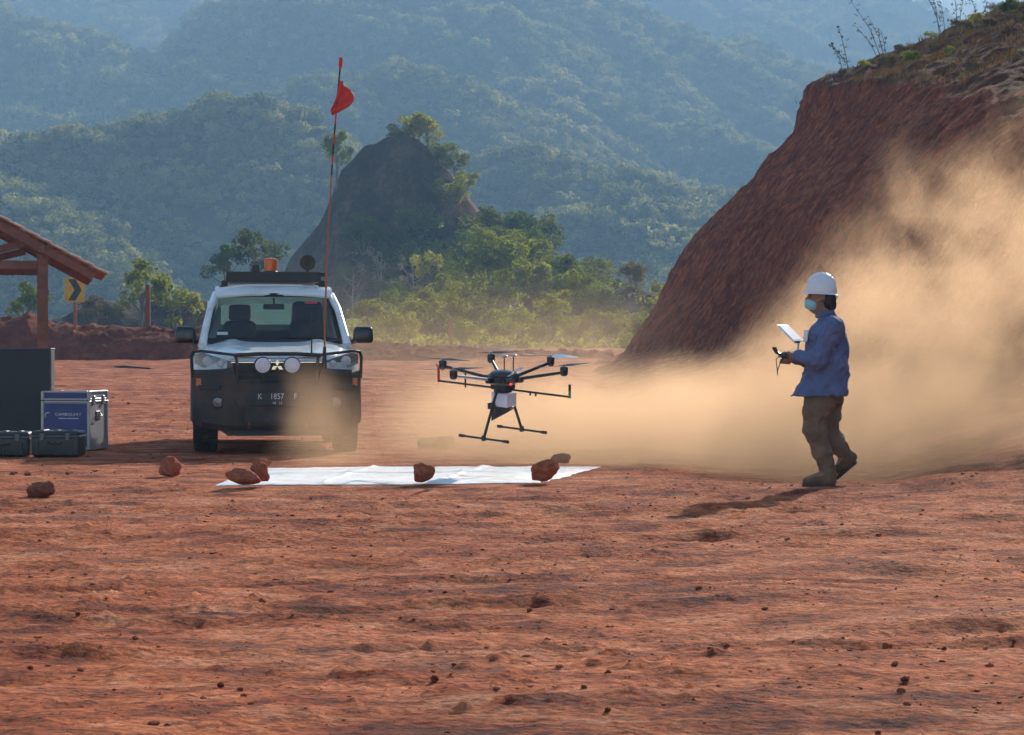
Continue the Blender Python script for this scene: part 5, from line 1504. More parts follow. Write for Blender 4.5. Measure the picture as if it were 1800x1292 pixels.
    ts = np.linspace(2.05, 2.82, 8)
    for i in range(7):
        bm = bmesh.new(); add_tube(bm, [whip(ts[i]), whip(ts[i + 1])], 0.0095, 8); bm_obj('pole_band', bm, M['black'] if i % 2 == 0 else M['flag_red'], P)
    bm = bmesh.new(); add_tube(bm, [whip(t) for t in np.linspace(2.82, H - 0.10, 4)], 0.009, 8); bm_obj('flag_pole', bm, M['black'], P)
    bm = bmesh.new(); add_tube(bm, [whip(H - 0.11), whip(H - 0.08), whip(H), whip(H + 0.01)], [0.010, 0.020, 0.020, 0.008], 8); bm_obj('pole_tip', bm, M['flag_red'], P)
    # pennant: hangs from the pole and folds to the right
    n, m = 20, 16; V = []; F = []
    for j in range(m):
        v = j / (m - 1); p = whip(3.06 - 0.34 * v)
        reach = 0.17 * (0.45 + 0.85 * math.sin(math.pi * min(1, (v + 0.12) * 0.95)) - 0.50 * v)
        for i in range(n):
            u = i / (n - 1)
            V.append((p.x - 0.05 * v * (1 - 0.4 * u) + reach * u + 0.015 * math.sin(9 * u + 4 * v), p.y - 0.03 * math.sin(7 * u + 3 * v) * (0.3 + u) - 0.03 * v, p.z - 0.10 * u * u - 0.03 * u * (1 - v) + 0.06 * u * v))
    for j in range(m - 1):
        for i in range(n - 1):
            a = j * n + i; F.append((a, a + 1, a + n + 1, a + n))
    fl = mesh_obj('flag', V, F, M['flag_red'], P, smooth=True)
    md = fl.modifiers.new('t', 'SOLIDIFY'); md.thickness = 0.003
    bm = bmesh.new(); add_tube(bm, [(0.37, 0.05, 1.05), (0.37, 0.05, 1.12), (0.37, 0.06, 1.42), (0.368, 0.06, 1.52)], [0.012, 0.010, 0.005, 0.003], 6); bm_obj('antenna', bm, M['trim_black'], P)
    # bed interior rim, tailgate and lights behind
    bm = bmesh.new(); add_box(bm, (0, 5.19, 0.83), (1.5, 0.04, 0.5)); bm_obj('tailgate', bm, M['car_white'], P, bevel=0.01)
    for s in (-1, 1):
        bm = bmesh.new(); add_box(bm, (s * 0.80, 5.19, 0.88), (0.13, 0.05, 0.36)); bm_obj('tail_light', bm, M['sticker_red'], P, bevel=0.01)
    bm = bmesh.new(); add_box(bm, (0, 5.22, 0.50), (1.7, 0.16, 0.18)); bm_obj('rear_bumper', bm, M['car_black'], P, bevel=0.02)
    tag(root, 'dusty white double cab pickup with black bull bar and red whip flag', 'pickup truck')
M['lamp_bowl'] = simple('lamp_bowl', (0.16, 0.16, 0.17), 0.25, metal=0.6, var=0.5, scale=16)
def mat_glass_rear():
    t = NT('rear_glass'); tr = t.new('ShaderNodeBsdfTransparent'); tr.inputs[0].default_value = (0.75, 0.9, 0.85, 1)
    d = t.new('ShaderNodeBsdfTranslucent'); d.inputs[0].default_value = (0.22, 0.35, 0.31, 1)
    mx = t.new('ShaderNodeMixShader'); mx.inputs[0].default_value = 0.45; t.set(mx.inputs[1], tr); t.set(mx.inputs[2], d)
    return t.done(mx)
M['glass_rear'] = mat_glass_rear()
build_pickup()
# ------------------------------------------------------------------ six-rotor drone
M['carbon'] = simple('carbon_tube', (0.014, 0.014, 0.015), 0.38, var=0.2, scale=12)
M['drone_black'] = simple('drone_shell', (0.020, 0.020, 0.023), 0.30, var=0.2, scale=12)
M['drone_silver'] = simple('drone_silver', (0.50, 0.50, 0.50), 0.3, metal=0.7, var=0.1)
M['prop'] = simple('propeller_blade', (0.045, 0.045, 0.048), 0.25, var=0.1)
M['drone_white'] = simple('payload_white', (0.62, 0.60, 0.68), 0.5, var=0.05, dirt=0.1)
M['drone_red'] = simple('port_red', (0.45, 0.02, 0.015), 0.4, var=0.1)
M['drone_green'] = simple('starboard_green', (0.03, 0.30, 0.06), 0.4, var=0.1)
def mat_led():
    t = NT('red_led'); e = t.new('ShaderNodeEmission'); e.inputs[0].default_value = (1, 0.05, 0.06, 1); e.inputs[1].default_value = 0.9
    return t.done(e)
M['led'] = mat_led()

def build_drone():
    Y = 22.6; S = Y / FPX
    c = PX(884, 664, Y)
    root = empty('hexacopter_drone', c)
    root.rotation_euler = (math.radians(8.6), 0, 0)
    P = root
    def V(dpx, y, dz): return Vector((dpx * S, y, dz))
    # hub
    bm = bmesh.new(); add_lathe(bm, [(0, -0.055), (0.11, -0.055), (0.135, -0.03), (0.135, 0.02), (0.11, 0.035), (0, 0.035)], 24); bm_obj('hub', bm, M['drone_black'], P, smooth=True)
    bm = bmesh.new(); add_lathe(bm, [(0.115, 0.030), (0.11, 0.048), (0.085, 0.062), (0.04, 0.068), (0, 0.069)], 24); bm_obj('top_dome', bm, M['drone_black'], P, smooth=True)
    for k in range(6):
        a = math.radians(30 + 60 * k + 11); d = Vector((math.cos(a), math.sin(a), 0))
        bm = bmesh.new(); add_box(bm, d * 0.105 + Vector((0, 0, -0.005)), (0.05, 0.075, 0.075), Euler((0, 0, a))); bm_obj('battery', bm, M['drone_black'], P, bevel=0.008, segs=1)
    bm = bmesh.new(); add_box(bm, (0, 0, -0.075), (0.17, 0.15, 0.05), Euler((0, 0, -0.64))); bm_obj('lower_plate', bm, M['carbon'], P, bevel=0.006, segs=1)
    bm = bmesh.new(); add_lathe(bm, [(0, -0.012), (0.011, -0.008), (0.011, 0.01), (0, 0.01)], 12, axis='Y', centre=(0.070, -0.135, -0.035)); bm_obj('status_light', bm, M['led'], P)
    # arms with motors and two-bladed propellers
    angs = [161, 101, 41, -19, 221, 281]
    blade = [155, 8, -22, 30, 10, 75]
    for i, (ad, bd) in enumerate(zip(angs, blade)):
        a = math.radians(ad); d = Vector((math.cos(a), math.sin(a), 0)); R = 0.5665
        bm = bmesh.new(); add_tube(bm, [d * 0.11 + Vector((0, 0, -0.01)), d * (R + 0.02) + Vector((0, 0, 0.082))], [0.0150, 0.0130], 10); ar = bm_obj('arm', bm, M['drone_silver'] if i == 4 else M['carbon'], P, smooth=True)  # front left arm silver: light on a black arm put into its colour
        bm = bmesh.new(); add_box(bm, d * 0.155 + Vector((0, 0, -0.008)), (0.07, 0.052, 0.05), Euler((0, 0, a))); bm_obj('arm_clamp', bm, M['drone_black'], ar, bevel=0.008, segs=1)
        m = d * R + Vector((0, 0, 0.072))
        bm = bmesh.new(); add_lathe(bm, [(0, -0.025), (0.022, -0.025), (0.034, -0.010), (0.036, 0.045), (0.030, 0.055), (0, 0.055)], 16, centre=m); mo = bm_obj('motor', bm, M['drone_black'], P, smooth=True)
        bm = bmesh.new(); add_lathe(bm, [(0, 0.056), (0.014, 0.056), (0.014, 0.078), (0, 0.08)], 10, centre=m); bm_obj('shaft_cap', bm, M['drone_silver'], mo)
        b = math.radians(bd)
        for s in (1, -1):
            e = Vector((math.cos(b), math.sin(b), 0)) * s; n = Vector((-e.y, e.x, 0))
            secs = []
            for t, ch, tw in ((0.012, 0.010, 0.35), (0.04, 0.022, 0.40), (0.085, 0.028, 0.28), (0.16, 0.022, 0.18), (0.23, 0.015, 0.12), (0.267, 0.006, 0.08)):
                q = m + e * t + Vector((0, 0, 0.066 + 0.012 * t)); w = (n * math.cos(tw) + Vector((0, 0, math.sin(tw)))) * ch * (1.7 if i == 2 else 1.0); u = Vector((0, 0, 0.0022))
                secs.append([q - w * 0.75, q + u, q + w, q - u])
            loft('propeller_blade', secs, M['prop_glint'] if i == 2 else M['prop'], mo)
    # crossbar with the coloured upturned ends
    bdir = Vector((0.80, -0.60, 0)); pdir = Vector((0.60, 0.80, 0))
    L = 0.725; z = -0.098
    bm = bmesh.new(); add_tube(bm, [-bdir * L + Vector((0, 0, z)), bdir * L + Vector((0, 0, z))], 0.0095, 8); bm_obj('crossbar', bm, M['carbon'], P)
    for s, mt, up in ((-1, 'drone_red', 0.135), (1, 'drone_green', 0.055)):
        e = bdir * L * s + Vector((0, 0, z))
        bm = bmesh.new(); add_tube(bm, [e - Vector((0, 0, 0.012)), e + Vector((0, 0, up))], 0.0115, 8); bm_obj('end_marker', bm, M[mt], P)
        if s > 0:
            bm = bmesh.new(); add_tube(bm, [e + Vector((0, 0, 0.055)), e + Vector((0, 0, 0.11))], 0.0115, 8); bm_obj('end_stub', bm, M['carbon'], P)
        else:
            bm = bmesh.new(); add_tube(bm, [e + Vector((0, 0, up)), e + Vector((-0.02, 0.02, up + 0.01)), Vector((math.cos(math.radians(161)), math.sin(math.radians(161)), 0)) * 0.5665 + Vector((0, 0, 0.045))], 0.010, 8); bm_obj('end_link', bm, M['drone_red'], P)
    for t in (-0.42, 0.30, 0.36):
        bm = bmesh.new(); add_tube(bm, [bdir * t + Vector((0, 0, z + (0.10 if t < 0 else 0.01))), bdir * t + Vector((0, 0, z - 0.03))], 0.009, 6); bm_obj('bar_clip', bm, M['drone_black'], P)
    # masts
    for x, y, h in ((0.012, 0.03, 0.185), (0.092, 0.02, 0.195)):
        bm = bmesh.new(); add_tube(bm, [(x, y, 0.03), (x, y, h - 0.008)], 0.006, 6); ma = bm_obj('mast', bm, M['carbon'], P)
        bm = bmesh.new(); add_lathe(bm, [(0, -0.008), (0.028, -0.006), (0.030, 0.006), (0.018, 0.014), (0, 0.015)], 14, centre=(x, y, h)); bm_obj('antenna_disc', bm, M['drone_silver'], ma, smooth=True)
    # payload
    rz = math.atan2(bdir.y, bdir.x)
    bm = bmesh.new(); add_box(bm, (0.01, 0, -0.19), (0.175, 0.15, 0.125), Euler((0, 0, rz))); pb = bm_obj('payload_box', bm, M['drone_white'], P, bevel=0.012, segs=2)
    bm = bmesh.new(); add_box(bm, Vector((0.0, 0, -0.115)), (0.12, 0.11, 0.03), Euler((0, 0, rz))); bm_obj('payload_mount', bm, M['carbon'], P)
    # dark camera wedge below
    bm = bmesh.new()
    q = [(-0.09, -0.06, -0.255), (0.085, -0.06, -0.255), (0.085, -0.06, -0.285), (-0.09, -0.06, -0.385), (-0.09, 0.06, -0.255), (0.085, 0.06, -0.255), (0.085, 0.06, -0.285), (-0.09, 0.06, -0.385)]
    R = Matrix.Rotation(rz * 0.5, 4, 'Z'); vs = [bm.verts.new(R @ Vector(p)) for p in q]
    for f in ((0, 1, 2, 3), (7, 6, 5, 4), (0, 4, 5, 1), (1, 5, 6, 2), (2, 6, 7, 3), (3, 7, 4, 0)): bm.faces.new([vs[k] for k in f])
    bmesh.ops.recalc_face_normals(bm, faces=bm.faces); cw = bm_obj('camera', bm, M['drone_black'], P, bevel=0.006, segs=1)
    bm = bmesh.new(); add_lathe(bm, [(0, -0.03), (0.028, -0.03), (0.032, 0.0), (0.032, 0.04), (0, 0.04)], 16, axis='X', centre=(-0.105, -0.02, -0.25)); bm_obj('camera_lens', bm, M['drone_black'], cw, smooth=True)
    # landing legs and skids
    for s in (-1, 1):
        top = pdir * 0.075 * s + Vector((0, 0, -0.08)); bot = pdir * 0.28 * s + Vector((0, 0, -0.505))
        bm = bmesh.new(); add_tube(bm, [top, bot], 0.0125, 8); lg = bm_obj('landing_leg', bm, M['carbon'], P)
        bm = bmesh.new(); add_tube(bm, [bot - bdir * 0.255, bot + bdir * 0.255], 0.0095, 8); bm_obj('skid', bm, M['carbon'], lg)
        bm = bmesh.new(); add_lathe(bm, [(0, -0.022), (0.02, -0.018), (0.022, 0.0), (0.018, 0.03), (0, 0.03)], 10, centre=bot); bm_obj('leg_joint', bm, M['drone_black'], lg)
        for e in (-1, 1):
            bm = bmesh.new(); q = bot + bdir * 0.245 * e; add_tube(bm, [q - bdir * 0.025, q + bdir * 0.025], 0.015, 8); bm_obj('rubber_foot', bm, M['drone_black'], lg)
    tag(root, 'black six rotor drone hovering low above the white sheet', 'drone')
M['prop_glint'] = simple('painted_glint_blade', (0.86, 0.85, 0.82), 0.2, var=0.1)  # white copy of the dark blade: the rotor's glint painted as colour
build_drone()
# ------------------------------------------------------------------ person walking with a controller
class Field:
    """signed distance field on a grid, meshed with surface nets"""
    def __init__(self, lo, hi, h):
        self.lo = np.array(lo, float); self.h = h
        self.n = np.ceil((np.array(hi) - self.lo) / h).astype(int) + 1
        self.f = np.full(self.n, 0.08, np.float32)
    def sub(self, a, b, m=0.07):
        i0 = np.clip(((np.array(a) - m - self.lo) / self.h).astype(int), 0, self.n - 1)
        i1 = np.clip(((np.array(b) + m - self.lo) / self.h).astype(int) + 2, 1, self.n)
        sl = tuple(slice(p, q) for p, q in zip(i0, i1))
        g = np.meshgrid(*[self.lo[k] + self.h * np.arange(i0[k], i1[k]) for k in range(3)], indexing='ij', sparse=True)
        return sl, g
    def merge(self, sl, d, k, sub=False):
        a = self.f[sl]
        if sub:
            self.f[sl] = np.maximum(a, -d); return
        if k <= 0: self.f[sl] = np.minimum(a, d); return
        h = np.clip(0.5 + 0.5 * (a - d) / k, 0, 1)
        self.f[sl] = a * (1 - h) + d * h - k * h * (1 - h)
    def cone(self, a, b, ra, rb, k=0.02, sub=False, sq=(1, 1, 1)):
        a = np.array(a, float); b = np.array(b, float); r = max(ra, rb)
        sl, (x, y, z) = self.sub(np.minimum(a, b) - r, np.maximum(a, b) + r)
        d = b - a; L2 = float(d @ d) + 1e-9
        t = np.clip(((x - a[0]) * d[0] + (y - a[1]) * d[1] + (z - a[2]) * d[2]) / L2, 0, 1)
        D = np.sqrt(((x - a[0] - t * d[0]) * sq[0]) ** 2 + ((y - a[1] - t * d[1]) * sq[1]) ** 2 + ((z - a[2] - t * d[2]) * sq[2]) ** 2) - (ra + (rb - ra) * t)
        self.merge(sl, D.astype(np.float32), k, sub)
    def chain(self, pts, rad, k=0.02, sq=(1, 1, 1)):
        for i in range(len(pts) - 1): self.cone(pts[i], pts[i + 1], rad[i], rad[i + 1], k, sq=sq)
    def ell(self, c, r, k=0.02, sub=False):
        c = np.array(c, float); r = np.array(r, float)
        sl, (x, y, z) = self.sub(c - r, c + r)
        q = np.sqrt(((x - c[0]) / r[0]) ** 2 + ((y - c[1]) / r[1]) ** 2 + ((z - c[2]) / r[2]) ** 2)
        self.merge(sl, ((q - 1) * r.min()).astype(np.float32), k, sub)
    def stack(self, zs, x0, x1, hy, k=0.03, p=2.4):
        """upright body whose section at each height spans x0..x1 and -hy..hy"""
        sl, (x, y, z) = self.sub((min(x0), -max(hy), min(zs)), (max(x1), max(hy), max(zs)))
        A = np.interp(z, zs, x0); B = np.interp(z, zs, x1); W = np.interp(z, zs, hy)
        q = (np.abs((x - (A + B) / 2) / ((B - A) / 2)) ** p + np.abs(y / W) ** p) ** (1 / p)
        d = (q - 1) * np.minimum((B - A) / 2, W)
        d = np.maximum(d, np.maximum(min(zs) - z, z - max(zs)))
        self.merge(sl, d.astype(np.float32), k)
    def wrinkle(self, amp, freq, seed=0, zlim=None):
        n = self.n; ax = [self.lo[k] + self.h * np.arange(n[k]) for k in range(3)]
        x, y, z = np.meshgrid(*ax, indexing='ij', sparse=True)
        r = np.random.RandomState(seed); s = 0
        for i in range(6):
            d = r.normal(size=3); d /= np.linalg.norm(d); ph = r.rand() * 6.28; f = freq * (0.6 + 0.9 * r.rand())
            w = np.sin((x * d[0] + y * d[1] + z * d[2]) * f + ph + 1.7 * np.sin((x * d[1] - y * d[2] + z * d[0]) * f * 0.7 + ph * 2))
            s = s + np.abs(w) ** 1.5 * np.sign(w)
        self.f += (amp * s / 3.0).astype(np.float32)
    def mesh(self, name, mat, parent):
        f = self.f; n = f.shape
        ins = f < 0
        c = np.zeros(tuple(k - 1 for k in n), np.uint8)
        corners = [(i, j, k) for i in (0, 1) for j in (0, 1) for k in (0, 1)]
        for i, j, k in corners: c += ins[i:n[0] - 1 + i, j:n[1] - 1 + j, k:n[2] - 1 + k]
        act = (c > 0) & (c < 8)
        idx = np.argwhere(act); m = len(idx)
        vid = np.full(act.shape, -1, np.int64); vid[tuple(idx.T)] = np.arange(m)
        acc = np.zeros((m, 3)); cnt = np.zeros(m)
        for a in corners:
            for ax in range(3):
                if a[ax]: continue
                b = list(a); b[ax] = 1
                fa = f[tuple((idx + a).T)]; fb = f[tuple((idx + b).T)]
                s = (fa < 0) != (fb < 0)
                t = np.where(s, fa / np.where(fa == fb, 1, fa - fb), 0)
                p = np.array(a, float)[None] + np.zeros((m, 3)); p[:, ax] = t
                acc += np.where(s[:, None], p, 0); cnt += s
        V = self.lo + self.h * (idx + acc / cnt[:, None])
        F = []
        for ax in range(3):
            u, v = (ax + 1) % 3, (ax + 2) % 3
            s0 = [slice(None)] * 3; s1 = [slice(None)] * 3
            s0[ax] = slice(0, -1); s1[ax] = slice(1, None)
            ch = ins[tuple(s0)] != ins[tuple(s1)]
            e = np.argwhere(ch)
            ok = (e[:, u] > 0) & (e[:, v] > 0) & (e[:, u] < n[u] - 1) & (e[:, v] < n[v] - 1); e = e[ok]
            def at(du, dv):
                q = e.copy(); q[:, u] -= du; q[:, v] -= dv; return vid[tuple(q.T)]
            quad = np.stack([at(0, 0), at(1, 0), at(1, 1), at(0, 1)], 1)
            fl = ins[tuple(e.T)]
            quad[~fl] = quad[~fl][:, ::-1]
            F.append(quad)
        F = np.concatenate(F)
        return mesh_obj(name, V, F, mat, parent, smooth=True)

M['skin'] = simple('skin', (0.26, 0.12, 0.075), 0.55, var=0.12, scale=12, Subsurface_Weight=0.1, Subsurface_Radius=(0.01, 0.004, 0.002))
M['jacket'] = simple('blue_workwear', (0.105, 0.135, 0.26), 0.85, var=0.22, scale=7, dirt=0.3, dirt_col=(0.25, 0.17, 0.13), bump=0.15, bscale=120)
M['trousers'] = simple('brown_trousers', (0.165, 0.110, 0.068), 0.9, var=0.2, scale=7, dirt=0.3, dirt_col=(0.22, 0.13, 0.075), bump=0.15, bscale=120)
M['boot'] = simple('dusty_boot', (0.12, 0.070, 0.038), 0.85, var=0.2, scale=8, dirt=0.5, dirt_col=(0.32, 0.18, 0.09))
M['sole'] = simple('boot_sole', (0.05, 0.035, 0.025), 0.9, var=0.2, dirt=0.4)
M['helmet'] = simple('helmet_white', (0.76, 0.74, 0.78), 0.30, var=0.03, dirt=0.10, dirt_col=(0.55, 0.42, 0.38))
M['hair'] = simple('black_hair', (0.012, 0.010, 0.009), 0.6, var=0.3, scale=40)
M['mask'] = simple('face_mask', (0.28, 0.55, 0.56), 0.8, var=0.08, scale=20)
M['eye'] = simple('eye_dark', (0.03, 0.02, 0.02), 0.2, var=0.1)
M['tablet'] = simple('tablet_white', (0.86, 0.86, 0.84), 0.4, var=0.02)
M['strap'] = simple('vest_band', (0.30, 0.05, 0.045), 0.8, var=0.2, scale=12)
M['badge'] = simple('badge_white', (0.75, 0.72, 0.70), 0.5, var=0.04)

def build_person():
    X = (1440 - 900) * 20.6 / FPX
    g = gz(X, 20.6)
    root = empty('person', (X, 20.6, g)); P = root
    # joints (facing -x; the left side is towards the camera, -y)
    SH = {-1: (0.095, -0.185, 1.275), 1: (0.075, 0.185, 1.275)}
    EL = {-1: (-0.045, -0.245, 1.015), 1: (-0.055, 0.245, 1.01)}
    WR = {-1: (-0.195, -0.135, 1.040), 1: (-0.20, 0.135, 1.04)}
    HP = {-1: (0.05, -0.095, 0.86), 1: (0.065, 0.095, 0.86)}
    KN = {-1: (-0.050, -0.10, 0.455), 1: (0.085, 0.10, 0.445)}
    AN = {-1: (0.058, -0.095, 0.105), 1: (0.218, 0.10, 0.230)}
    # ---- body, one continuous surface
    B = Field((-0.36, -0.33, -0.01), (0.36, 0.33, 1.74), 0.006)
    B.stack([0.80, 0.90, 1.02, 1.18, 1.28, 1.33], [-0.02, -0.03, 0.0, -0.02, 0.02, 0.05], [0.15, 0.16, 0.155, 0.175, 0.155, 0.12], [0.145, 0.150, 0.135, 0.155, 0.150, 0.09], 0.04, 2.2)
    B.chain([(0.075, 0, 1.28), (0.05, 0, 1.37), (0.025, 0, 1.44)], [0.062, 0.054, 0.052], 0.04)
    B.ell((0.022, 0, 1.565), (0.098, 0.076, 0.105), 0.02)          # skull
    B.ell((-0.022, 0, 1.490), (0.060, 0.056, 0.082), 0.04)          # face and jaw
    B.cone((-0.030, 0, 1.415), (-0.060, 0, 1.425), 0.026, 0.022, 0.03)   # chin
    B.cone((-0.078, 0, 1.535), (-0.103, 0, 1.500), 0.009, 0.014, 0.014)  # nose
    B.cone((-0.075, -0.030, 1.553), (-0.075, 0.030, 1.553), 0.014, 0.014, 0.015)  # brow
    for s in (-1, 1):
        B.ell((-0.082, s * 0.030, 1.533), (0.012, 0.014, 0.009), 0, True)   # eye sockets
        B.ell((0.022, s * 0.077, 1.515), (0.018, 0.010, 0.030), 0.01)       # ears
        B.chain([SH[s], EL[s], WR[s]], [0.052, 0.040, 0.029], 0.03)
        B.chain([HP[s], KN[s], AN[s]], [0.085, 0.055, 0.040], 0.04)
        a = np.array(AN[s])
        toe = a + np.array([-0.16, 0, -0.055]) if s < 0 else a + np.array([-0.055, 0, -0.105])
        B.chain([a, toe], [0.042, 0.032], 0.03)
        # hand gripping the controller: palm, four curled fingers, thumb on top
        w = np.array(WR[s]); pc = np.array((-0.245, s * 0.105, 1.035))
        B.cone(w, pc, 0.028, 0.032, 0.02, sq=(1, 1.1, 1))
        for i in range(4):
            off = np.array([-0.028 + 0.0165 * i - 0.012, 0, -0.006 - 0.002 * i])
            l = (0.040, 0.046, 0.043, 0.034)[i]
            k0 = pc + off + np.array([-0.006, s * 0.010, -0.014]); k1 = k0 + np.array([-0.010, -s * l * 0.45, -0.020]); k2 = k1 + np.array([0.0, -s * l * 0.75, 0.002]); k3 = k2 + np.array([0.004, -s * l * 0.35, 0.016])
            B.chain([pc + off * 0.5, k0, k1, k2, k3], [0.012, 0.0095, 0.009, 0.0085, 0.007], 0.006)
        t0 = w + np.array([-0.03, -s * 0.012, 0.012])
        B.chain([t0, t0 + np.array([-0.030, -s * 0.020, 0.022]), t0 + np.array([-0.052, -s * 0.036, 0.018])], [0.013, 0.0105, 0.009], 0.008)
    B.mesh('body', M['skin'], P)
    # ---- jacket
    J = Field((-0.36, -0.36, 0.66), (0.36, 0.36, 1.46), 0.0075)
    J.stack([0.725, 0.77, 0.84, 0.92, 1.02, 1.12, 1.22, 1.29, 1.345], [-0.222, -0.195, -0.150, -0.118, -0.105, -0.110, -0.105, -0.060, 0.015], [0.222, 0.226, 0.228, 0.232, 0.236, 0.234, 0.220, 0.188, 0.150],
            [0.235, 0.23, 0.215, 0.20, 0.19, 0.19, 0.195, 0.185, 0.11], 0.03, 2.3)
    for s in (-1, 1):
        J.chain([(SH[s][0], SH[s][1] * 0.8, SH[s][2] + 0.01), SH[s], EL[s], tuple(np.array(WR[s]) * 0.9 + np.array(EL[s]) * 0.1)], [0.075, 0.080, 0.068, 0.050], 0.045)
    J.chain([(0.075, 0, 1.31), (0.050, 0, 1.395)], [0.088, 0.070], 0.03)     # collar
    J.wrinkle(0.008, 30, 5); J.wrinkle(0.006, 62, 6)
    J.cone((0.055, 0, 1.36), (0.030, 0, 1.45), 0.060, 0.066, 0, True)          # neck opening
    jk = J.mesh('jacket', M['jacket'], P)
    # collar flap, badge, reflective back band
    bm = bmesh.new(); add_box(bm, (-0.116, -0.075, 1.21), (0.014, 0.065, 0.095), Euler((0, 0.12, 0.35))); bm_obj('badge', bm, M['badge'], jk, bevel=0.004, segs=1)
    for z0, z1, y in ((1.085, 1.215, -0.196),):
        bm = bmesh.new(); add_box(bm, (-0.005, y, (z0 + z1) / 2), (0.11, 0.012, z1 - z0)); bm_obj('pocket', bm, M['jacket'], jk, bevel=0.004, segs=1)
    bm = bmesh.new(); add_tube(bm, [(0.055 + 0.072 * math.cos(a), 0.072 * math.sin(a), 1.385 + 0.018 * math.cos(a)) for a in np.linspace(0.3, 2 * math.pi - 0.3, 22)][3:-3], 0.017, 8); bm_obj('collar', bm, M['jacket'], jk, smooth=True)
    # ---- trousers
    T = Field((-0.30, -0.30, 0.08), (0.36, 0.30, 0.90), 0.0075)
    T.stack([0.66, 0.74, 0.82, 0.88], [-0.115, -0.125, -0.10, -0.07], [0.185, 0.195, 0.19, 0.18], [0.155, 0.160, 0.155, 0.145], 0.03, 2.2)
    T.chain([(0.015, -0.095, 0.76), (-0.035, -0.10, 0.60), KN[-1], (0.015, -0.098, 0.27), (0.050, -0.095, 0.135)], [0.105, 0.100, 0.084, 0.068, 0.060], 0.05)
    T.chain([(0.085, 0.085, 0.76), (0.085, 0.095, 0.58), KN[1], (0.150, 0.10, 0.345), (0.196, 0.10, 0.275)], [0.100, 0.092, 0.075, 0.066, 0.058], 0.05)
    T.wrinkle(0.006, 44, 9); T.wrinkle(0.005, 85, 10)
    T.mesh('trousers', M['trousers'], P)
    # ---- boots
    for s in (-1, 1):
        a = np.array(AN[s])
        F = Field((-0.25, -0.2, -0.01), (0.36, 0.2, 0.36), 0.006)
        if s < 0:
            F.chain([a + (0.0, 0, 0.10), a + (0.012, 0, -0.01), a + (0.020, 0, -0.058)], [0.053, 0.052, 0.048], 0.03)
            F.chain([a + (0.0, 0, -0.045), a + (-0.095, 0, -0.060), a + (-0.165, 0, -0.066)], [0.052, 0.043, 0.038], 0.03)
            sl, (x, y, z) = F.sub((-0.25, -0.2, -0.01), (0.36, 0.2, 0.1))
            F.f[sl] = np.maximum(F.f[sl], (0.016 - z + 0 * x + 0 * y).astype(np.float32))
        else:
            F.chain([a + (-0.02, 0, 0.085), a + (0.010, 0, 0.0)], [0.054, 0.052], 0.03)
            F.chain([a + (0.055, 0, 0.0), a + (0.005, 0, -0.055), a + (-0.065, 0, -0.100)], [0.046, 0.046, 0.036], 0.03)
        bo = F.mesh('boot', M['boot'], P)
        bm = bmesh.new()
        if s < 0:
            out = [(0.062, 0.0), (0.050, 0.040), (0.0, 0.046), (-0.08, 0.050), (-0.15, 0.046), (-0.195, 0.022), (-0.205, 0.0)]
            M4 = Matrix.Translation((a[0], a[1], 0.0))
        else:
            out = [(0.10, 0.0), (0.085, 0.034), (0.04, 0.042), (-0.03, 0.046), (-0.10, 0.040), (-0.135, 0.0)]
            d = Vector((-0.12, 0, -0.10)).normalized()
            M4 = Matrix.Translation((a[0] + 0.026, a[1], a[2] - 0.102)) @ Matrix.Rotation(-math.atan2(0.10, 0.12), 4, 'Y')
        ring = out + [(x, -y) for x, y in reversed(out[1:-1])]
        lo = [bm.verts.new(M4 @ Vector((x, y, -0.006))) for x, y in ring]; hi = [bm.verts.new(M4 @ Vector((x, y, 0.022))) for x, y in ring]
        bm.faces.new(lo); bm.faces.new(hi)
        for i in range(len(ring)): bm.faces.new((lo[i], hi[i], hi[(i + 1) % len(ring)], lo[(i + 1) % len(ring)]))
        bmesh.ops.recalc_face_normals(bm, faces=bm.faces); bm_obj('sole', bm, M['sole'], bo)
    # ---- head wear
    H = Field((-0.16, -0.14, 1.46), (0.18, 0.14, 1.74), 0.0045)
    H.ell((0.018, 0, 1.567), (0.126, 0.104, 0.144), 0.0)
    for y, k in ((0, 0.012), (-0.035, 0.009), (0.035, 0.009)):            # crown ridges
        pts = [(0.018 + 0.122 * math.cos(t), y, 1.567 + (0.142 - abs(y) * 0.25) * math.sin(t)) for t in np.linspace(0.55, 2.5, 9)]
        H.chain(pts, [k] * 9, 0.012)
    sl, (x, y, z) = H.sub((-0.16, -0.14, 1.46), (0.18, 0.14, 1.60))
    cut = 1.548 - 0.06 * (x - 0.02)
    H.f[sl] = np.maximum(H.f[sl], (cut - z + 0 * y).astype(np.float32))
    he = H.mesh('helmet', M['helmet'], P)
    # brim: long peak in front, narrow lip round
    bm = bmesh.new(); n = 40; R0 = []; R1 = []; R2 = []
    for i in range(n):
        t = 2 * math.pi * i / n; c, s_ = math.cos(t), math.sin(t)
        lip = 0.012 + 0.030 * max(0, -c) ** 3
        x0, y0 = 0.018 + 0.118 * c, 0.098 * s_; x1, y1 = 0.018 + (0.124 + lip) * c, (0.104 + 0.012) * s_
        zz = 1.548 - 0.06 * (x0 - 0.02)
        R0.append(bm.verts.new((x0, y0, zz + 0.010))); R1.append(bm.verts.new((x1, y1, zz - 0.006 - 0.10 * lip))); R2.append(bm.verts.new((x0, y0, zz - 0.004)))
    for i in range(n):
        j = (i + 1) % n
        bm.faces.new((R0[i], R1[i], R1[j], R0[j])); bm.faces.new((R1[i], R2[i], R2[j], R1[j]))
    bmesh.ops.recalc_face_normals(bm, faces=bm.faces); bm_obj('brim', bm, M['helmet'], he, smooth=True)
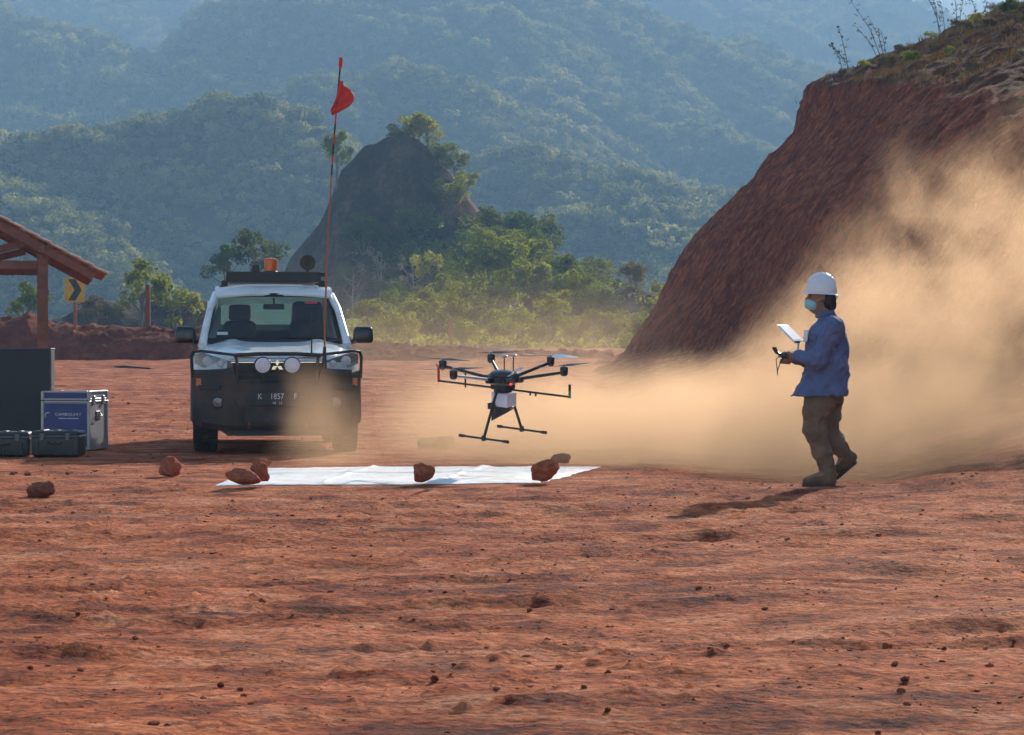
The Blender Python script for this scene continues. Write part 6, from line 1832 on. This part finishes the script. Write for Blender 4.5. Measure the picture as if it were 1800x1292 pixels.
    bm = bmesh.new(); add_box(bm, (0.138, 0, 1.525), (0.018, 0.05, 0.035)); bm_obj('helmet_knob', bm, M['helmet'], he, bevel=0.006)
    HR = Field((-0.08, -0.12, 1.36), (0.17, 0.12, 1.62), 0.006)
    HR.ell((0.045, 0, 1.515), (0.088, 0.082, 0.100), 0.0); HR.ell((0.085, 0, 1.455), (0.050, 0.060, 0.055), 0.03)
    HR.wrinkle(0.004, 120, 4)
    sl, (x, y, z) = HR.sub((-0.08, -0.12, 1.36), (0.17, 0.12, 1.62))
    HR.f[sl] = np.maximum(HR.f[sl], (0.020 - x + np.maximum(0, 1.50 - z) * 0.3 + 0 * y).astype(np.float32))
    HR.mesh('hair', M['hair'], P)
    K = Field((-0.14, -0.10, 1.38), (0.04, 0.10, 1.54), 0.0045)
    K.ell((-0.048, 0, 1.462), (0.064, 0.060, 0.052), 0.0); K.cone((-0.10, 0, 1.492), (-0.10, 0, 1.45), 0.013, 0.012, 0.03)
    sl, (x, y, z) = K.sub((-0.14, -0.1, 1.38), (0.04, 0.1, 1.54))
    K.f[sl] = np.maximum(np.maximum(K.f[sl], (x + 0.028 + 0 * y + 0 * z).astype(np.float32)), (z - 1.505 + 0 * x + 0 * y).astype(np.float32))
    mk = K.mesh('face_mask', M['mask'], P)
    for s in (-1, 1):
        bm = bmesh.new(); add_tube(bm, [(-0.035, s * 0.058, 1.488), (0.0, s * 0.078, 1.505), (0.028, s * 0.084, 1.53)], 0.0025, 5); bm_obj('ear_loop', bm, M['mask'], mk)
        bm = bmesh.new(); bmesh.ops.create_uvsphere(bm, u_segments=10, v_segments=8, radius=0.011); bmesh.ops.translate(bm, verts=bm.verts, vec=(-0.076, s * 0.030, 1.533)); bm_obj('eye', bm, M['eye'], P, smooth=True)
    tag(root, 'person in white helmet, face mask and blue jacket walking left holding a controller', 'person')

    # ---- controller and tablet, held in both hands
    C = empty('remote_controller', (X - 0.262, 20.6, g + 1.045)); C.rotation_euler = (0, math.radians(12), 0)
    bm = bmesh.new(); add_box(bm, (0, 0, 0), (0.125, 0.215, 0.040), taper=(0.92, 0.95)); bm_obj('body', bm, M['drone_black'], C, bevel=0.015, segs=3, smooth=True)
    for s in (-1, 1):
        bm = bmesh.new(); add_box(bm, (0.02, s * 0.115, -0.005), (0.085, 0.032, 0.036)); bm_obj('grip', bm, M['drone_black'], C, bevel=0.012, segs=3, smooth=True)
        bm = bmesh.new(); add_tube(bm, [(0.012, s * 0.070, 0.015), (0.016, s * 0.070, 0.050)], [0.005, 0.008], 8); bm_obj('joystick', bm, M['drone_silver'], C)
        bm = bmesh.new(); add_tube(bm, [(-0.06, s * 0.075, 0.005), (-0.085, s * 0.078, 0.012), (-0.115, s * 0.08, 0.05)], [0.008, 0.008, 0.010], 8); bm_obj('antenna', bm, M['drone_black'], C)
    bm = bmesh.new(); add_tube(bm, [(0.03, 0, 0.015), (0.075, 0, 0.07), (0.068, 0, 0.145)], 0.009, 8); bm_obj('tablet_arm', bm, M['drone_silver'], C)
    bm = bmesh.new(); add_tube(bm, [(-0.06, -0.06, -0.01), (-0.085, -0.065, -0.04), (-0.06, -0.065, -0.12), (-0.045, -0.065, -0.165), (-0.055, -0.06, -0.125), (-0.035, -0.05, -0.015)], 0.004, 6); bm_obj('neck_strap', bm, M['black'], C)
    Tb = empty('tablet', (X - 0.236, 20.6, g + 1.232)); Tb.rotation_euler = Euler((0, math.radians(43), math.radians(-27)))
    bm = bmesh.new(); add_box(bm, (0, 0, 0), (0.190, 0.245, 0.012)); bd = bm_obj('shell', bm, M['tablet'], Tb, bevel=0.005, segs=2)
    bm = bmesh.new(); add_box(bm, (0, 0, 0.0075), (0.165, 0.215, 0.004)); bm_obj('screen', bm, M['screen'], Tb)
    bm = bmesh.new(); add_box(bm, (0.093, 0, -0.012), (0.020, 0.10, 0.018)); bm_obj('clamp', bm, M['drone_silver'], Tb, bevel=0.004, segs=1)
    tag(C, 'black remote controller with two antennas in the walking person hands', 'controller')
    tag(Tb, 'white tablet gleaming above the controller in the walking person hands', 'tablet')
M['screen'] = simple('glare_screen', (0.80, 0.81, 0.80), 0.15, var=0.02)  # near-white base colour paints the sun glare washing out the screen
build_person()
# ------------------------------------------------------------------ dust and air
def dust(name, lo, hi, density_fn, col, aniso, label):
    bm = bmesh.new()
    add_box(bm, [(a + b) / 2 for a, b in zip(lo, hi)], [b - a for a, b in zip(lo, hi)])
    t = NT(name + '_volume')
    g = t.new('ShaderNodeNewGeometry')
    sep = t.new('ShaderNodeSeparateXYZ'); t.link(g.outputs['Position'], sep.inputs[0])
    d = density_fn(t, g.outputs['Position'], sep.outputs[0], sep.outputs[1], sep.outputs[2])
    v = t.new('ShaderNodeVolumePrincipled')
    v.inputs['Color'].default_value = (*col, 1)
    v.inputs['Anisotropy'].default_value = aniso
    t.set(v.inputs['Density'], d)
    t.link(v.outputs[0], t.out.inputs['Volume'])
    o = bm_obj(name, bm, t.m)
    tag(o, label, 'dust', kind='stuff')
    return o

def box_fade(t, x, y, z, lo, hi, fx, fy, fz):
    f = t.ss(x, lo[0], lo[0] + fx)
    f = t.math('MULTIPLY', f, t.ss(x, hi[0] - fx, hi[0], 1, 0))
    f = t.math('MULTIPLY', f, t.ss(y, lo[1], lo[1] + fy))
    f = t.math('MULTIPLY', f, t.ss(y, hi[1] - fy, hi[1], 1, 0))
    return t.math('MULTIPLY', f, t.ss(z, hi[2] - fz, hi[2], 1, 0))

DCOL = (0.95, 0.65, 0.42)
MLO, MHI = (-1.9, 20.95, -0.3), (8.5, 35.0, 4.3)
def main_dust(t, P, x, y, z):
    big = t.noise(P, 0.42, 2, 0.5)
    mp = t.new('ShaderNodeVectorMath', operation='MULTIPLY_ADD')
    cl = t.new('ShaderNodeTexNoise'); t.set(cl.inputs['Vector'], P); cl.inputs['Scale'].default_value = 0.8; cl.inputs['Detail'].default_value = 1
    t.link(cl.outputs['Color'], mp.inputs[0]); mp.inputs[1].default_value = (1.6, 1.6, 1.6); t.link(P, mp.inputs[2])
    puff = t.noise(mp.outputs[0], 1.15, 3, 0.62)
    xr = t.math('SUBTRACT', x, t.math('MULTIPLY', t.math('SUBTRACT', y, 21.0), 0.11))
    # tall ragged plume to the right, thin in depth
    top = t.ss(xr, 0.2, 5.2, 0.7, 3.3)
    hz = t.math('DIVIDE', z, top)
    hz = t.math('ADD', hz, t.math('MULTIPLY', t.math('SUBTRACT', big, 0.5), -1.6))
    hz = t.math('ADD', hz, t.math('MULTIPLY', t.math('SUBTRACT', puff, 0.5), -1.3))
    body = t.ss(hz, 0.35, 1.0, 1, 0)
    thin = t.math('MULTIPLY', t.ss(y, 23.5, 25.5), t.ss(y, 29.0, 33.0, 1, 0))
    plume = t.math('MULTIPLY', t.math('MULTIPLY', body, thin), t.ss(puff, 0.43, 0.59, 0.02, 0.42))
    # dense skirt rolling along the ground
    lz = t.math('ADD', z, t.math('MULTIPLY', t.math('SUBTRACT', puff, 0.5), -1.5))
    low = t.math('MULTIPLY', t.ss(lz, 0.1, 1.05, 1, 0), t.ss(puff, 0.32, 0.60, 0.27, 0.50))
    d = t.math('ADD', plume, t.math('MULTIPLY', low, t.ss(x, -1.0, 3.0, 0.6, 1.0)))
    f = box_fade(t, x, y, z, MLO, MHI, 2.2, 1.2, 0.8)
    # the front of the cloud lies behind the drone, and closer where the man walks
    yf = t.ss(x, 1.2, 2.6, 23.3, 21.0)
    f = t.math('MULTIPLY', f, t.ss(t.math('SUBTRACT', y, yf), 0.0, 1.2))
    return t.math('MULTIPLY', d, f)
dust('dust_cloud', MLO, MHI, main_dust, DCOL, 0.52, 'tan dust blown up behind the drone and the walking man')

CLO, CHI = (-2.9, 22.3, -0.2), (-0.6, 26.9, 1.15)
def car_dust(t, P, x, y, z):
    n = t.noise(P, 1.8, 3, 0.55, 0.0)
    # narrow swirl rising in front of the bumper
    cx = t.math('ADD', -1.75, t.math('MULTIPLY', z, -0.25))
    dx = t.math('DIVIDE', t.math('SUBTRACT', x, cx), t.ss(z, 0.0, 1.0, 0.55, 0.32))
    r = t.math('SQRT', t.math('ADD', t.math('MULTIPLY', dx, dx), t.math('POWER', t.math('DIVIDE', t.math('SUBTRACT', y, 25.0), 2.0), 2.0)))
    r = t.math('ADD', r, t.math('MULTIPLY', t.math('SUBTRACT', n, 0.5), -1.6))
    b = t.ss(r, 0.25, 1.0, 1, 0)
    d = t.math('MULTIPLY', b, t.ss(z, 0.3, 1.1, 0.24, 0.015))
    return t.math('MULTIPLY', d, box_fade(t, x, y, z, CLO, CHI, 0.3, 0.5, 0.3))
dust('dust_swirl', CLO, CHI, car_dust, DCOL, 0.52, 'swirl of tan dust in front of the pickup bumper')

BLO, BHI = (-7.0, 46.0, 0.0), (5.0, 92.0, 4.4)
def back_dust(t, P, x, y, z):
    n = t.noise(P, 0.25, 3, 0.55, 0.0)
    hz = t.math('ADD', t.math('DIVIDE', z, 2.9), t.math('MULTIPLY', t.math('SUBTRACT', n, 0.5), -1.8))
    b = t.ss(hz, 0.2, 1.1, 1, 0)
    d = t.math('MULTIPLY', b, 0.009)
    return t.math('MULTIPLY', d, box_fade(t, x, y, z, BLO, BHI, 3.0, 6.0, 1.0))
dust('dust_veil', BLO, BHI, back_dust, DCOL, 0.52, 'thin brown dust drifting before the bushes')

def build_haze():
    bm = bmesh.new()
    add_box(bm, (0, 1500, 160), (2400, 3200, 430))
    t = NT('haze_air')
    v = t.new('ShaderNodeVolumePrincipled')
    v.inputs['Color'].default_value = (0.40, 0.68, 1.0, 1)
    v.inputs['Density'].default_value = 0.00092
    v.inputs['Anisotropy'].default_value = 0.0
    t.link(v.outputs[0], t.out.inputs['Volume'])
    o = bm_obj('haze', bm, t.m)
    tag(o, 'blue haze in the air over the valley and mountains', 'haze', kind='stuff')
build_haze()
